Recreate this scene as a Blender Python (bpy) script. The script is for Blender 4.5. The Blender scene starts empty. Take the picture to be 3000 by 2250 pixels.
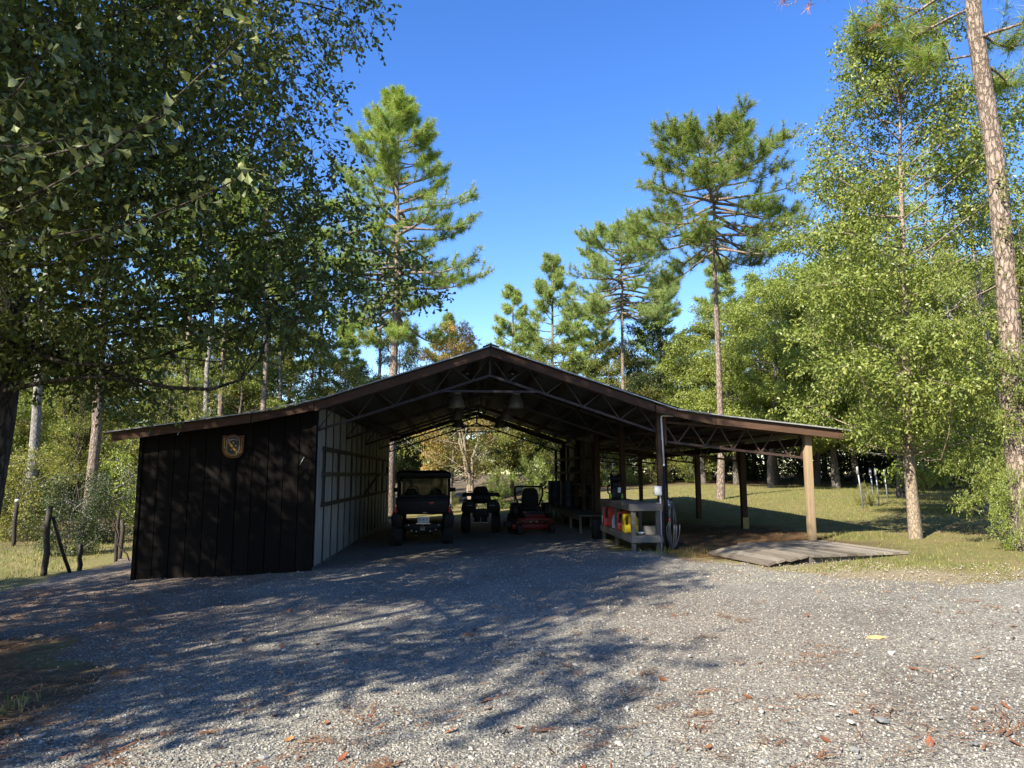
import bpy, bmesh, math, random
import numpy as np
from mathutils import Vector, Matrix
R = math.radians
scene = bpy.context.scene
COL = scene.collection

# ------------------------------------------------------------------ camera
PITCH, YAW = R(7.23), R(3.96)
cd = bpy.data.cameras.new('camera')
cam = bpy.data.objects.new('camera', cd); COL.objects.link(cam)
cam.location = (0, 0, 1.6)
cam.rotation_euler = (R(90) + PITCH, 0, -YAW)
cd.sensor_width = 36; cd.lens = 24.96; cd.clip_start = 0.05; cd.clip_end = 3000
scene.camera = cam

# ------------------------------------------------------------------ sky, sun, exposure
SUN_FROM = Vector((-0.70, -0.714, 0.0)).normalized()      # horizontal direction towards the sun
SUN_EL = R(37)
w = bpy.data.worlds.new('World'); scene.world = w; w.use_nodes = True
nt = w.node_tree; nt.nodes.clear()
sky = nt.nodes.new('ShaderNodeTexSky'); sky.sky_type = 'NISHITA'; sky.sun_disc = False
sky.sun_elevation = SUN_EL
sky.sun_rotation = math.atan2(SUN_FROM.x, SUN_FROM.y)
sky.altitude = 300; sky.air_density = 1.05; sky.dust_density = 0.25; sky.ozone_density = 2.0
bg = nt.nodes.new('ShaderNodeBackground'); bg.inputs['Strength'].default_value = 0.115
wo = nt.nodes.new('ShaderNodeOutputWorld')
hsv = nt.nodes.new('ShaderNodeHueSaturation'); hsv.inputs['Saturation'].default_value = 1.32; hsv.inputs['Hue'].default_value = .515
nt.links.new(sky.outputs[0], hsv.inputs['Color']); nt.links.new(hsv.outputs[0], bg.inputs[0]); nt.links.new(bg.outputs[0], wo.inputs[0])
sd = bpy.data.lights.new('sun', 'SUN'); sd.energy = 5.0; sd.angle = R(0.53); sd.color = (1.0, 0.935, 0.80)
sun = bpy.data.objects.new('sun', sd); COL.objects.link(sun)
dvec = -(SUN_FROM * math.cos(SUN_EL) + Vector((0, 0, math.sin(SUN_EL))))
sun.rotation_euler = dvec.to_track_quat('-Z', 'Y').to_euler(); sun.location = (-20, -18, 25)
vs = scene.view_settings
vs.view_transform = 'Standard'; vs.look = 'None'; vs.gamma = 1.0; vs.use_curve_mapping = False
vs.exposure = 1.42
scene.cycles.max_bounces = 6; scene.cycles.diffuse_bounces = 3; scene.cycles.glossy_bounces = 2
scene.cycles.transmission_bounces = 4; scene.cycles.transparent_max_bounces = 6
scene.cycles.sample_clamp_indirect = 6.0
scene.cycles.use_denoising = True
try: scene.cycles.denoiser = 'OPENIMAGEDENOISE'
except Exception: pass

# ------------------------------------------------------------------ helpers
RNG = np.random.default_rng(7)
def tag(o, label=None, cat=None, group=None, kind=None):
    if label: o['label'] = label
    if cat: o['category'] = cat
    if group: o['group'] = group
    if kind: o['kind'] = kind
    return o
def thing(name, label, cat, loc=(0,0,0), rz=0.0, group=None):
    o = bpy.data.objects.new(name, None); COL.objects.link(o)
    o.empty_display_size = 0.2
    o.location = loc; o.rotation_euler = (0, 0, rz)
    return tag(o, label, cat, group)
def link(name, me, mat, parent=None):
    o = bpy.data.objects.new(name, me); COL.objects.link(o)
    if mat is not None and len(me.materials) == 0: me.materials.append(mat)
    if parent is not None: o.parent = parent
    return o
def npmesh(name, V, F, smooth=False):
    """V (n,3) array; F list of int arrays (m,k) of faces, k fixed per array"""
    me = bpy.data.meshes.new(name)
    V = np.asarray(V, dtype=np.float32)
    F = [np.asarray(f, dtype=np.int32) for f in F if len(f)]
    me.vertices.add(len(V)); me.vertices.foreach_set('co', V.ravel())
    nl = sum(f.size for f in F); npoly = sum(len(f) for f in F)
    me.loops.add(nl); me.polygons.add(npoly)
    me.loops.foreach_set('vertex_index', np.concatenate([f.ravel() for f in F]))
    tot = np.concatenate([np.full(len(f), f.shape[1], np.int32) for f in F])
    st = np.concatenate([[0], np.cumsum(tot)[:-1]]).astype(np.int32)
    me.polygons.foreach_set('loop_start', st)
    try: me.polygons.foreach_set('loop_total', tot)
    except Exception: pass
    if smooth: me.polygons.foreach_set('use_smooth', np.ones(npoly, dtype=bool))
    me.update(calc_edges=True); me.validate()
    return me
class MB:
    """collects shapes, builds ONE mesh object"""
    def __init__(s): s.v = []; s.f = []; s.sm = []
    def add(s, verts, faces, smooth=False):
        b = len(s.v); s.v += [tuple(p) for p in verts]
        s.f += [tuple(i + b for i in f) for f in faces]; s.sm += [smooth] * len(faces)
        return s
    def box(s, c, d, rot=None, taper=None):
        c = Vector(c); hx, hy, hz_ = d[0]/2, d[1]/2, d[2]/2
        tx, ty = taper or (1, 1)
        P = [Vector((sx*hx*(tx if sz > 0 else 1), sy*hy*(ty if sz > 0 else 1), sz*hz_)) for sz in (-1,1) for sy in (-1,1) for sx in (-1,1)]
        if rot is not None: P = [rot @ p for p in P]
        return s.add([p + c for p in P], [(0,2,3,1),(4,5,7,6),(0,1,5,4),(2,6,7,3),(0,4,6,2),(1,3,7,5)])
    def bar(s, a, b, wd, ht, up=(0,0,1)):
        a = Vector(a); b = Vector(b); d = (b - a); L = d.length; d.normalize()
        up = Vector(up)
        if abs(d.dot(up)) > .99: up = Vector((0,1,0))
        x = d.cross(up).normalized(); z = x.cross(d).normalized()
        m = Matrix((x, d, z)).transposed()
        return s.box((a + b)/2, (wd, L, ht), m)
    def tube(s, pts, rad, n=8, cap=True, smooth=True):
        pts = [Vector(p) for p in pts]
        if not hasattr(rad, '__len__'): rad = [rad]*len(pts)
        V = []; ref = None
        for i, p in enumerate(pts):
            t = (pts[min(i+1, len(pts)-1)] - pts[max(i-1, 0)]).normalized()
            if ref is None:
                ref = Vector((1,0,0)) if abs(t.x) < .8 else Vector((0,1,0))
            x = (ref - t*ref.dot(t)).normalized(); ref = x; y = t.cross(x)
            for k in range(n):
                a = 2*math.pi*k/n
                V.append(p + (x*math.cos(a) + y*math.sin(a))*rad[i])
        Fc = []
        for i in range(len(pts)-1):
            for k in range(n):
                Fc.append((i*n+k, i*n+(k+1)%n, (i+1)*n+(k+1)%n, (i+1)*n+k))
        s.add(V, Fc, smooth)
        if cap:
            b = len(s.v) - len(V)
            s.f += [tuple(b + k for k in reversed(range(n))), tuple(b + (len(pts)-1)*n + k for k in range(n))]
            s.sm += [False, False]
        return s
    def lathe(s, prof, c=(0,0,0), n=20, axis='z', smooth=True, cap=True):
        c = Vector(c); V = []
        for r, h in prof:
            for k in range(n):
                a = 2*math.pi*k/n; p = (r*math.cos(a), r*math.sin(a), h)
                if axis == 'x': p = (h, r*math.cos(a), r*math.sin(a))
                if axis == 'y': p = (r*math.sin(a), h, r*math.cos(a))
                V.append(c + Vector(p))
        Fc = [(i*n+k, i*n+(k+1)%n, (i+1)*n+(k+1)%n, (i+1)*n+k) for i in range(len(prof)-1) for k in range(n)]
        s.add(V, Fc, smooth)
        if cap:
            b = len(s.v) - len(V)
            s.f += [tuple(b + k for k in reversed(range(n))), tuple(b + (len(prof)-1)*n + k for k in range(n))]
            s.sm += [False, False]
        return s
    def prism(s, poly, o, u, v, th):
        """polygon in (u,v) plane through o, extruded by vector th (Vector)"""
        o, u, v, th = Vector(o), Vector(u), Vector(v), Vector(th)
        n = len(poly)
        A = [o + u*p[0] + v*p[1] for p in poly]; B = [p + th for p in A]
        return s.add(A + B, [tuple(reversed(range(n))), tuple(range(n, 2*n))] + [(i, (i+1)%n, n+(i+1)%n, n+i) for i in range(n)])
    def mesh(s, name, bevel=0, seg=2):
        me = bpy.data.meshes.new(name); me.from_pydata(s.v, [], s.f)
        me.polygons.foreach_set('use_smooth', s.sm)
        me.update()
        bm = bmesh.new(); bm.from_mesh(me)
        bmesh.ops.recalc_face_normals(bm, faces=bm.faces)
        if bevel:
            bmesh.ops.bevel(bm, geom=[e for e in bm.edges if e.calc_face_angle(0) > .5], offset=bevel, segments=seg, affect='EDGES', profile=.5)
            for f in bm.faces: f.smooth = True
        bm.to_mesh(me); bm.free()
        return me
    def build(s, name, mat, parent=None, bevel=0, seg=2):
        return link(name, s.mesh(name, bevel, seg), mat, parent)
def copy_tree(o, parent=None):
    c = o.copy(); COL.objects.link(c); c.parent = parent
    for ch in list(o.children): copy_tree(ch, c)
    return c

def ss(t):
    t = np.clip(t, 0, 1); return t*t*(3 - 2*t)
def hz(x, y):
    """ground height: falls gently to the left of the shed, rises to the back right"""
    xs = np.clip(x, -13, 13); g = .4 + .6*ss(np.asarray(y)/13)
    return .052*(xs - 4.2)*g + .02*np.maximum(0, np.minimum(y, 60) - 19)*ss((np.asarray(x) - 1)/7)
def G(x, y): return float(hz(x, y))

# ------------------------------------------------------------------ materials
MATS = {}
def nodes(name):
    m = bpy.data.materials.new(name); m.use_nodes = True
    t = m.node_tree; b = t.nodes['Principled BSDF']
    MATS[name] = m
    return m, t, b
def ramp(t, fac, stops):
    r = t.nodes.new('ShaderNodeValToRGB'); e = r.color_ramp.elements
    while len(e) < len(stops): e.new(0.5)
    for k, (p, c) in enumerate(stops):
        e[k].position = p; e[k].color = (*c, 1)
    t.links.new(fac, r.inputs[0]); return r.outputs[0]
def coord(t, scale=(1,1,1), kind='Object'):
    tc = t.nodes.new('ShaderNodeTexCoord'); mp = t.nodes.new('ShaderNodeMapping')
    mp.inputs['Scale'].default_value = scale
    t.links.new(tc.outputs[kind], mp.inputs[0]); return mp.outputs[0]
def noise(t, vec, sc, det=4, rough=.55, dist=0):
    n = t.nodes.new('ShaderNodeTexNoise'); n.inputs['Scale'].default_value = sc
    n.inputs['Detail'].default_value = det; n.inputs['Roughness'].default_value = rough
    n.inputs['Distortion'].default_value = dist
    t.links.new(vec, n.inputs['Vector']); return n.outputs['Fac']
def mixc(t, fac, a, b, mode='MIX'):
    n = t.nodes.new('ShaderNodeMix'); n.data_type = 'RGBA'; n.blend_type = mode
    for inp, val in ((n.inputs[0], fac), (n.inputs[6], a), (n.inputs[7], b)):
        if hasattr(val, 'is_linked') or hasattr(val, 'links'): t.links.new(val, inp)
        elif isinstance(val, tuple): inp.default_value = (*val, 1)
        else: inp.default_value = val
    return n.outputs[2]
def bump(t, b, h, strength=.5, dist=.01):
    n = t.nodes.new('ShaderNodeBump'); n.inputs['Strength'].default_value = strength; n.inputs['Distance'].default_value = dist
    t.links.new(h, n.inputs['Height']); t.links.new(n.outputs[0], b.inputs['Normal'])
def isl(t):
    return t.nodes.new('ShaderNodeNewGeometry').outputs['Random Per Island']
def plain(name, c, rough=.6, metal=0, c2=None, sc=6, bmp=.15, stretch=(1,1,1), det=4, spec=.5):
    m, t, b = nodes(name)
    v = coord(t, stretch); n = noise(t, v, sc, det)
    c2 = c2 or tuple(x*.7 for x in c)
    t.links.new(ramp(t, n, [(.3, c2), (.7, c)]), b.inputs['Base Color'])
    b.inputs['Roughness'].default_value = rough; b.inputs['Metallic'].default_value = metal
    b.inputs['Specular IOR Level'].default_value = spec
    if bmp: bump(t, b, n, bmp, .004)
    return m
def wood(name, c, c2, stretch, rough=.8, sc=3.0, lo=.72, hi=1.18):
    m, t, b = nodes(name)
    oi = t.nodes.new('ShaderNodeObjectInfo')
    tc = t.nodes.new('ShaderNodeTexCoord'); ad = t.nodes.new('ShaderNodeVectorMath'); ad.operation = 'MULTIPLY_ADD'
    cb = t.nodes.new('ShaderNodeCombineXYZ')
    for i in range(3): t.links.new(oi.outputs['Random'], cb.inputs[i])
    ad.inputs[1].default_value = (37, 53, 71)
    t.links.new(cb.outputs[0], ad.inputs[0]); t.links.new(tc.outputs['Object'], ad.inputs[2])
    mp = t.nodes.new('ShaderNodeMapping'); mp.inputs['Scale'].default_value = stretch
    t.links.new(ad.outputs[0], mp.inputs[0]); v = mp.outputs[0]
    n = noise(t, v, sc, 6, .65, .6); n2 = noise(t, v, sc*6, 3, .6)
    col = ramp(t, n, [(.28, c2), (.5, tuple((x+y)/2 for x, y in zip(c, c2))), (.72, c)])
    col = mixc(t, .35, col, ramp(t, n2, [(.3, tuple(x*.55 for x in c)), (.7, c)]))
    rv = t.nodes.new('ShaderNodeMapRange'); rv.inputs[3].default_value = lo; rv.inputs[4].default_value = hi
    t.links.new(oi.outputs['Random'], rv.inputs[0])
    hs = t.nodes.new('ShaderNodeHueSaturation'); t.links.new(rv.outputs[0], hs.inputs['Value']); t.links.new(col, hs.inputs['Color'])
    t.links.new(hs.outputs[0], b.inputs['Base Color']); b.inputs['Roughness'].default_value = rough
    b.inputs['Specular IOR Level'].default_value = .12
    bump(t, b, n2, .5, .004)
    return m
def leafmat(name, cols, trans=.35, rough=.45, spec=.4, tcol=None):
    m, t, b = nodes(name)
    r = isl(t)
    k = len(cols)
    col = ramp(t, r, [((i + .5)/k, c) for i, c in enumerate(cols)])
    oi = t.nodes.new('ShaderNodeObjectInfo')
    rv = t.nodes.new('ShaderNodeMapRange'); rv.inputs[3].default_value = .8; rv.inputs[4].default_value = 1.2
    t.links.new(oi.outputs['Random'], rv.inputs[0])
    hs = t.nodes.new('ShaderNodeHueSaturation'); t.links.new(rv.outputs[0], hs.inputs['Value']); t.links.new(col, hs.inputs['Color'])
    col = hs.outputs[0]
    t.links.new(col, b.inputs['Base Color']); b.inputs['Roughness'].default_value = rough
    b.inputs['Specular IOR Level'].default_value = spec
    tr = t.nodes.new('ShaderNodeBsdfTranslucent')
    t.links.new(mixc(t, 1.0, col, tcol or (1.0, 1.0, .45), 'MULTIPLY'), tr.inputs[0])
    mx = t.nodes.new('ShaderNodeMixShader'); mx.inputs[0].default_value = trans
    t.links.new(b.outputs[0], mx.inputs[1]); t.links.new(tr.outputs[0], mx.inputs[2])
    t.links.new(mx.outputs[0], t.nodes['Material Output'].inputs[0])
    return m
def barkmat(name, c, c2, c3=None, vs=(9, 9, 2.2), sc=1.0, strength=.9):
    m, t, b = nodes(name)
    v = coord(t, vs)
    vo = t.nodes.new('ShaderNodeTexVoronoi'); vo.inputs['Scale'].default_value = sc; vo.feature = 'DISTANCE_TO_EDGE'
    nz = t.nodes.new('ShaderNodeTexNoise'); nz.inputs['Scale'].default_value = 2.5
    t.links.new(v, nz.inputs['Vector'])
    va = t.nodes.new('ShaderNodeVectorMath'); va.operation = 'ADD'
    t.links.new(v, va.inputs[0]); t.links.new(nz.outputs['Color'], va.inputs[1]); t.links.new(va.outputs[0], vo.inputs['Vector'])
    n = noise(t, v, 1.7, 5, .6)
    col = ramp(t, n, [(.3, c2), (.62, c)] + ([(.8, c3)] if c3 else []))
    e = ramp(t, vo.outputs['Distance'], [(.0, (0, 0, 0)), (.16, (1, 1, 1))])
    col = mixc(t, e, tuple(x*.62 for x in c2), col)
    t.links.new(col, b.inputs['Base Color']); b.inputs['Roughness'].default_value = .9
    b.inputs['Specular IOR Level'].default_value = .15
    bump(t, b, e, strength, .02)
    return m

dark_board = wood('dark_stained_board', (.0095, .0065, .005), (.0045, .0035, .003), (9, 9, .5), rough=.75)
fascia_wood = wood('fascia_wood', (.115, .066, .042), (.055, .032, .022), (.6, 6, 6))
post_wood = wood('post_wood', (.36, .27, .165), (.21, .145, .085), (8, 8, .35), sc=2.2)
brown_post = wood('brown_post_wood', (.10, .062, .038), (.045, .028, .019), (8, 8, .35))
purlin_wood = wood('purlin_wood', (.07, .046, .031), (.035, .023, .016), (8, .4, 8))
rail_wood = wood('rail_wood', (.10, .082, .060), (.055, .044, .033), (8, .4, 8))
grey_wood = wood('weathered_grey_wood', (.17, .157, .14), (.08, .074, .065), (7, .5, 7))
grey_wood_x = wood('weathered_grey_wood_cross', (.17, .157, .14), (.08, .074, .065), (.5, 7, 7))
deck_wood = wood('deck_wood', (.27, .235, .19), (.13, .108, .082), (7, .5, 7), lo=.6, hi=1.35)
deck_dark = wood('deck_wood_dark', (.18, .15, .118), (.085, .07, .053), (7, .5, 7), lo=.6, hi=1.3)
steel = plain('truss_steel', (.016, .014, .014), .65, .0, (.05, .03, .022), 9)
red_steel = plain('primer_steel', (.06, .030, .021), .65, 0, (.035, .019, .014), 9)
galv = plain('galvanised_metal', (.22, .22, .215), .42, .4, (.13, .13, .13), 3, .05)
def sheet_under():
    m, t, b = nodes('roof_sheet_metal')
    v = coord(t, (.6, 4, 1)); n = noise(t, v, 2.2, 5)
    t.links.new(ramp(t, n, [(.3, (.085, .08, .07)), (.7, (.155, .15, .135))]), b.inputs['Base Color'])
    b.inputs['Roughness'].default_value = .5; b.inputs['Metallic'].default_value = .35
    return m
roof_metal = sheet_under()
wall_metal = plain('cream_wall_metal', (.30, .295, .265), .5, .1, (.21, .205, .185), 1.6, .03, (1, 1, .5))
black_plastic = plain('black_plastic', (.007, .007, .008), .5, 0, (.004, .004, .005), 12, .05, spec=.25)
black_fabric = plain('black_fabric', (.012, .012, .013), .9, 0, (.007, .007, .007), 30, .2)
rubber = plain('tyre_rubber', (.012, .012, .012), .85, 0, (.018, .016, .014), 14, .3)
red_paint = plain('red_paint', (.20, .010, .010), .42, 0, (.11, .007, .007), 5, .03, spec=.3)
red_light = plain('red_lens', (.55, .02, .02), .25, 0, (.45, .02, .02), 5, 0)
chrome = plain('bright_metal', (.55, .55, .56), .28, .9, (.4, .4, .4), 5, .02)
white_plastic = plain('white_plastic', (.72, .72, .69), .5, 0, (.62, .62, .60), 6, .03)
# ================================================================== GROUND
_rs = np.random.default_rng(3)
_K = [(_rs.normal(size=2)*f, _rs.uniform(0, 6.28), 1/f**.9) for f in (.35, .5, .8, 1.1, 1.7, 2.4, 3.6, 5.2, 8, 11) for _ in range(3)]
def fbm(x, y, s=1.0):
    o = 0
    for k, p, a in _K: o = o + a*np.sin(k[0]*x*s + k[1]*y*s + p)
    return o/4.0
def poly_sd(x, y, P):
    P = np.array(P, float); x = np.asarray(x, float); y = np.asarray(y, float)
    d = np.full(x.shape, 1e9); ins = np.zeros(x.shape, bool)
    for i in range(len(P)):
        a, b = P[i], P[(i+1) % len(P)]
        e = b - a; t = np.clip(((x-a[0])*e[0] + (y-a[1])*e[1])/(e@e), 0, 1)
        d = np.minimum(d, np.hypot(x-a[0]-t*e[0], y-a[1]-t*e[1]))
        c = (a[1] > y) != (b[1] > y)
        with np.errstate(divide='ignore', invalid='ignore'):
            xi = a[0] + (y-a[1])*e[0]/(e[1] if e[1] else 1e-9)
        ins ^= c & (x < xi)
    return np.where(ins, d, -d)
GRAVEL = [(-2.6,-9),(-2.6,3),(-3.0,5),(-3.5,7),(-4.9,8.8),(-8.0,10.2),(-9.8,13),(-8.9,15.4),(-9.5,20),(-9.8,26),(-6.7,27),(-6.7,30.5),
          (3.7,31),(3.7,18),(3.75,15.2),(4.5,13.2),(5.1,11.4),(5.9,9.9),(7.9,9.6),(10,10.0),(16,11.5),(26,12),(26,-9)]
def gmask(x, y):
    return ss((poly_sd(x, y, GRAVEL) + .28*fbm(x, y, 2.2) + .12)/.55)
def grid_mesh(name, xs, ys, zf):
    X, Y = np.meshgrid(xs, ys); Z = zf(X, Y)
    nx, ny = len(xs), len(ys)
    i = (np.arange(ny-1)[:, None]*nx + np.arange(nx-1)[None]).ravel()
    F = np.stack([i, i+1, i+nx+1, i+nx], 1)
    me = npmesh(name, np.stack([X, Y, Z], -1).reshape(-1, 3), [F], True)
    return me, X.ravel(), Y.ravel()
def attr(me, name, vals):
    a = me.attributes.new(name, 'FLOAT', 'POINT'); a.data.foreach_set('value', np.asarray(vals, np.float32))
xs = np.concatenate([-np.geomspace(1500, 17, 30), np.arange(-16, 26, .25), np.geomspace(27, 1500, 30)])
ys = np.concatenate([-np.geomspace(300, 9, 14), np.arange(-8, 46, .25), np.geomspace(47, 1600, 30)])
def relief(x, y): return .018*fbm(x, y, .8)*np.exp(-(np.hypot(x, y-15)/60)**2)
gme, GX, GY = grid_mesh('ground', xs, ys, lambda x, y: hz(x, y) + relief(x, y))
straw = ss((GY + .25*np.abs(GX-10) - 39 + 3*fbm(GX, GY, .5))/6)
straw = np.maximum(straw, ss((poly_sd(GX, GY, [(4,12.8),(7.6,13.4),(8.2,19),(4,24)]) + .5*fbm(GX, GY, 1.5) + .3)/1.0))
straw = np.maximum(straw, ss((poly_sd(GX, GY, [(-8,4),(-3.2,4.6),(-3.6,7),(-5.2,9.2),(-9,10)]) + .4 + .5*fbm(GX, GY, 1.8))/.9))
straw = np.maximum(straw, ss((-GX - 11 + 2*fbm(GX, GY, .6))/6)*.8*ss((GY-20)/10))
straw = np.maximum(straw, .55*ss((poly_sd(GX, GY, [(8.2,9.8),(16,11),(16,18),(9.5,16.5)]) + 1.0*fbm(GX, GY, 1.1))/1.5))
sand = ss((poly_sd(GX, GY, [(4.3,12.0),(5.0,10.3),(6.0,9.3),(8.2,9.3),(8.6,10.1),(6.6,10.7),(5.4,11.9)]) + .45*fbm(GX, GY, 2.0))/.4)
attr(gme, 'straw', straw); attr(gme, 'sand', sand)
def ground_mat():
    m, t, b = nodes('lawn_ground')
    v = coord(t)
    def at(n):
        a = t.nodes.new('ShaderNodeAttribute'); a.attribute_name = n; return a.outputs['Fac']
    n1 = noise(t, v, .55, 5, .6); n2 = noise(t, v, 14, 4, .7); n3 = noise(t, v, 70, 3, .7)
    lawn = ramp(t, n1, [(.32, (.085, .12, .028)), (.48, (.18, .205, .052)), (.66, (.30, .27, .088))])
    lawn = mixc(t, .6, lawn, ramp(t, n2, [(.3, (.07, .08, .022)), (.7, (.30, .25, .095))]))
    n5 = noise(t, v, 2.3, 4, .65)
    lawn = mixc(t, ramp(t, n5, [(.48, (0,0,0)), (.64, (.85,.85,.85))]), lawn, (.28, .20, .10))
    stw = ramp(t, n2, [(.3, (.06, .040, .026)), (.7, (.15, .10, .06))])
    col = mixc(t, at('straw'), lawn, stw)
    col = mixc(t, at('sand'), col, ramp(t, n2, [(.3, (.24, .19, .115)), (.7, (.42, .355, .24))]))
    t.links.new(mixc(t, .35, col, ramp(t, n3, [(.3, (.03, .025, .015)), (.75, (.3, .24, .13))])), b.inputs['Base Color'])
    b.inputs['Roughness'].default_value = .95; b.inputs['Specular IOR Level'].default_value = .1
    bump(t, b, n3, .8, .03)
    return m
tag(link('ground', gme, ground_mat()), kind='structure')

xs = np.arange(-12, 26.01, .16); ys = np.arange(-9, 32, .16)
gv, VX, VY = grid_mesh('gravel_drive', xs, ys, lambda x, y: hz(x, y) + relief(x, y) - .09 + .11*gmask(x, y) + .006*fbm(x, y, 3))
attr(gv, 'dust', ss((VY - 14.6 + .9*fbm(VX, VY, 1.2))/3.0)*ss((VX+6)/2))
attr(gv, 'needles', np.clip(.08 + .5*fbm(VX, VY, .9), 0, 1)*.42 + .75*ss((-VX - 3.5 + .8*fbm(VX, VY, 1.4) + .25*np.abs(VY-7))/3))
def gravel_mat():
    m, t, b = nodes('crushed_gravel')
    v = coord(t)
    wob = t.nodes.new('ShaderNodeTexNoise'); wob.inputs['Scale'].default_value = 30
    t.links.new(v, wob.inputs['Vector'])
    va = t.nodes.new('ShaderNodeVectorMath'); va.operation = 'MULTIPLY_ADD'; va.inputs[1].default_value = (.02, .02, .02)
    t.links.new(wob.outputs['Color'], va.inputs[0]); t.links.new(v, va.inputs[2])
    def vor(s):
        n = t.nodes.new('ShaderNodeTexVoronoi'); n.inputs['Scale'].default_value = s
        t.links.new(va.outputs[0], n.inputs['Vector']); return n
    a, c = vor(46), vor(95)
    sp = t.nodes.new('ShaderNodeSeparateColor'); t.links.new(a.outputs['Color'], sp.inputs[0])
    sp2 = t.nodes.new('ShaderNodeSeparateColor'); t.links.new(c.outputs['Color'], sp2.inputs[0])
    stops = [(.0, (.05, .048, .043)), (.3, (.115, .11, .097)), (.55, (.185, .176, .152)), (.8, (.28, .266, .226)), (1, (.41, .388, .325))]
    col = mixc(t, .45, ramp(t, sp.outputs[0], stops), ramp(t, sp2.outputs[1], stops))
    n1 = noise(t, v, .7, 5, .6); n2 = noise(t, v, 9, 5, .7)
    col = mixc(t, 1.0, col, ramp(t, n1, [(.3, (.72, .70, .67)), (.5, (1.0, .97, .93)), (.7, (1.18, 1.14, 1.07))]), 'MULTIPLY')
    n4 = noise(t, coord(t, (1, .28, 1)), .9, 3)
    col = mixc(t, ramp(t, n4, [(.5, (0,0,0)), (.72, (.55,.55,.55))]), col, mixc(t, .5, col, (.26, .24, .20)))
    at = t.nodes.new('ShaderNodeAttribute'); at.attribute_name = 'dust'
    col = mixc(t, at.outputs['Fac'], col, mixc(t, .3, ramp(t, n2, [(.3, (.19, .165, .135)), (.7, (.32, .285, .235))]), col))
    an = t.nodes.new('ShaderNodeAttribute'); an.attribute_name = 'needles'
    mu = t.nodes.new('ShaderNodeMath'); mu.operation = 'MULTIPLY'; t.links.new(an.outputs['Fac'], mu.inputs[0])
    t.links.new(ramp(t, noise(t, v, 26, 4, .75), [(.42, (0,0,0)), (.62, (1,1,1))]), mu.inputs[1])
    col = mixc(t, mu.outputs[0], col, (.12, .055, .026))
    t.links.new(col, b.inputs['Base Color']); b.inputs['Roughness'].default_value = .9
    b.inputs['Specular IOR Level'].default_value = .2
    bump(t, b, a.outputs['Distance'], .9, -.012)
    return m
drive = tag(link('gravel_drive', gv, gravel_mat()), kind='structure')

# ---- loose stones: real pieces lying on the drive, denser towards the viewer
def stone_mat():
    m, t, b = nodes('loose_stone')
    r = isl(t); v = coord(t)
    col = ramp(t, r, [(0, (.045, .045, .043)), (.22, (.105, .103, .095)), (.5, (.185, .178, .157)), (.75, (.29, .278, .24)), (.93, (.46, .435, .37)), (1, (.32, .24, .15))])
    col = mixc(t, .25, col, ramp(t, noise(t, v, 60, 3), [(.3, (.1, .1, .1)), (.7, (.45, .43, .4))]))
    t.links.new(col, b.inputs['Base Color']); b.inputs['Roughness'].default_value = .85; b.inputs['Specular IOR Level'].default_value = .25
    return m
stone_m = stone_mat()
def rot_rand(rng, n):
    q = rng.normal(size=(n, 4)); q /= np.linalg.norm(q, axis=1)[:, None]
    w_, x, y, z = q.T
    return np.stack([1-2*(y*y+z*z), 2*(x*y-z*w_), 2*(x*z+y*w_), 2*(x*y+z*w_), 1-2*(x*x+z*z), 2*(y*z-x*w_), 2*(x*z-y*w_), 2*(y*z+x*w_), 1-2*(x*x+y*y)], 1).reshape(n, 3, 3)
def drive_points(rng, n, y0=3.4, y1=15.2, xl=-10, xr=14, p=1.0):
    """positions on the drive, thinning out with distance from y0"""
    out = []
    while sum(len(o) for o in out) < n:
        u = rng.random(n*2); y = 1/((1/y0) + u*((1/y1) - (1/y0)))
        x = y*rng.uniform(-.95, 1.15, n*2)
        k = (x > xl) & (x < xr) & (gmask(x, y) > rng.random(n*2)*.9)
        out.append(np.stack([x[k], y[k]], 1))
    return np.concatenate(out)[:n]
OCT = np.array([(1,0,0),(-1,0,0),(0,1,0),(0,-1,0),(0,0,1),(0,0,-1)], float)
OCTF = np.array([(0,2,4),(2,1,4),(1,3,4),(3,0,4),(2,0,5),(1,2,5),(3,1,5),(0,3,5)])
def stones_mesh(name, P, size, rng):
    n = len(P)
    V = OCT[None]*(size[:, None, None]*rng.uniform(.55, 1.25, (n, 6, 1))) + rng.normal(size=(n, 6, 3))*size[:, None, None]*.16
    V = np.einsum('nij,nkj->nki', rot_rand(rng, n), V); V[:, :, 2] *= .72
    z = hz(P[:, 0], P[:, 1]) + relief(P[:, 0], P[:, 1]) + .02 + .006*fbm(P[:, 0], P[:, 1], 3) + size*.22
    V += np.concatenate([P, z[:, None]], 1)[:, None]
    F = (OCTF[None] + (np.arange(n)*6)[:, None, None]).reshape(-1, 3)
    return npmesh(name, V.reshape(-1, 3), [F])
rng = np.random.default_rng(11)
P = drive_points(rng, 68000)
size = np.clip(rng.lognormal(math.log(.0080), .33, len(P)), .004, .024)*(1 + .05*np.maximum(0, P[:, 1]-4))
tag(link('loose_gravel', stones_mesh('loose_gravel', P, size, rng), stone_m), 'loose grey crushed stone scattered over the gravel drive', 'gravel', kind='stuff')
q = rng.uniform((3.6, 9.0), (9.2, 13.4), (9000, 2))
sd_ = poly_sd(q[:, 0], q[:, 1], [(4.2,12.6),(4.9,10.5),(6.0,9.2),(8.6,9.2),(8.9,10.2),(6.8,10.9),(5.5,12.2)]) + .5*fbm(q[:, 0], q[:, 1], 2.4)
q = q[sd_ > 0][:2600]
sand_m = plain('pale_crumbs', (.36, .31, .225), .9, 0, (.22, .185, .13), 20, .1)
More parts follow.
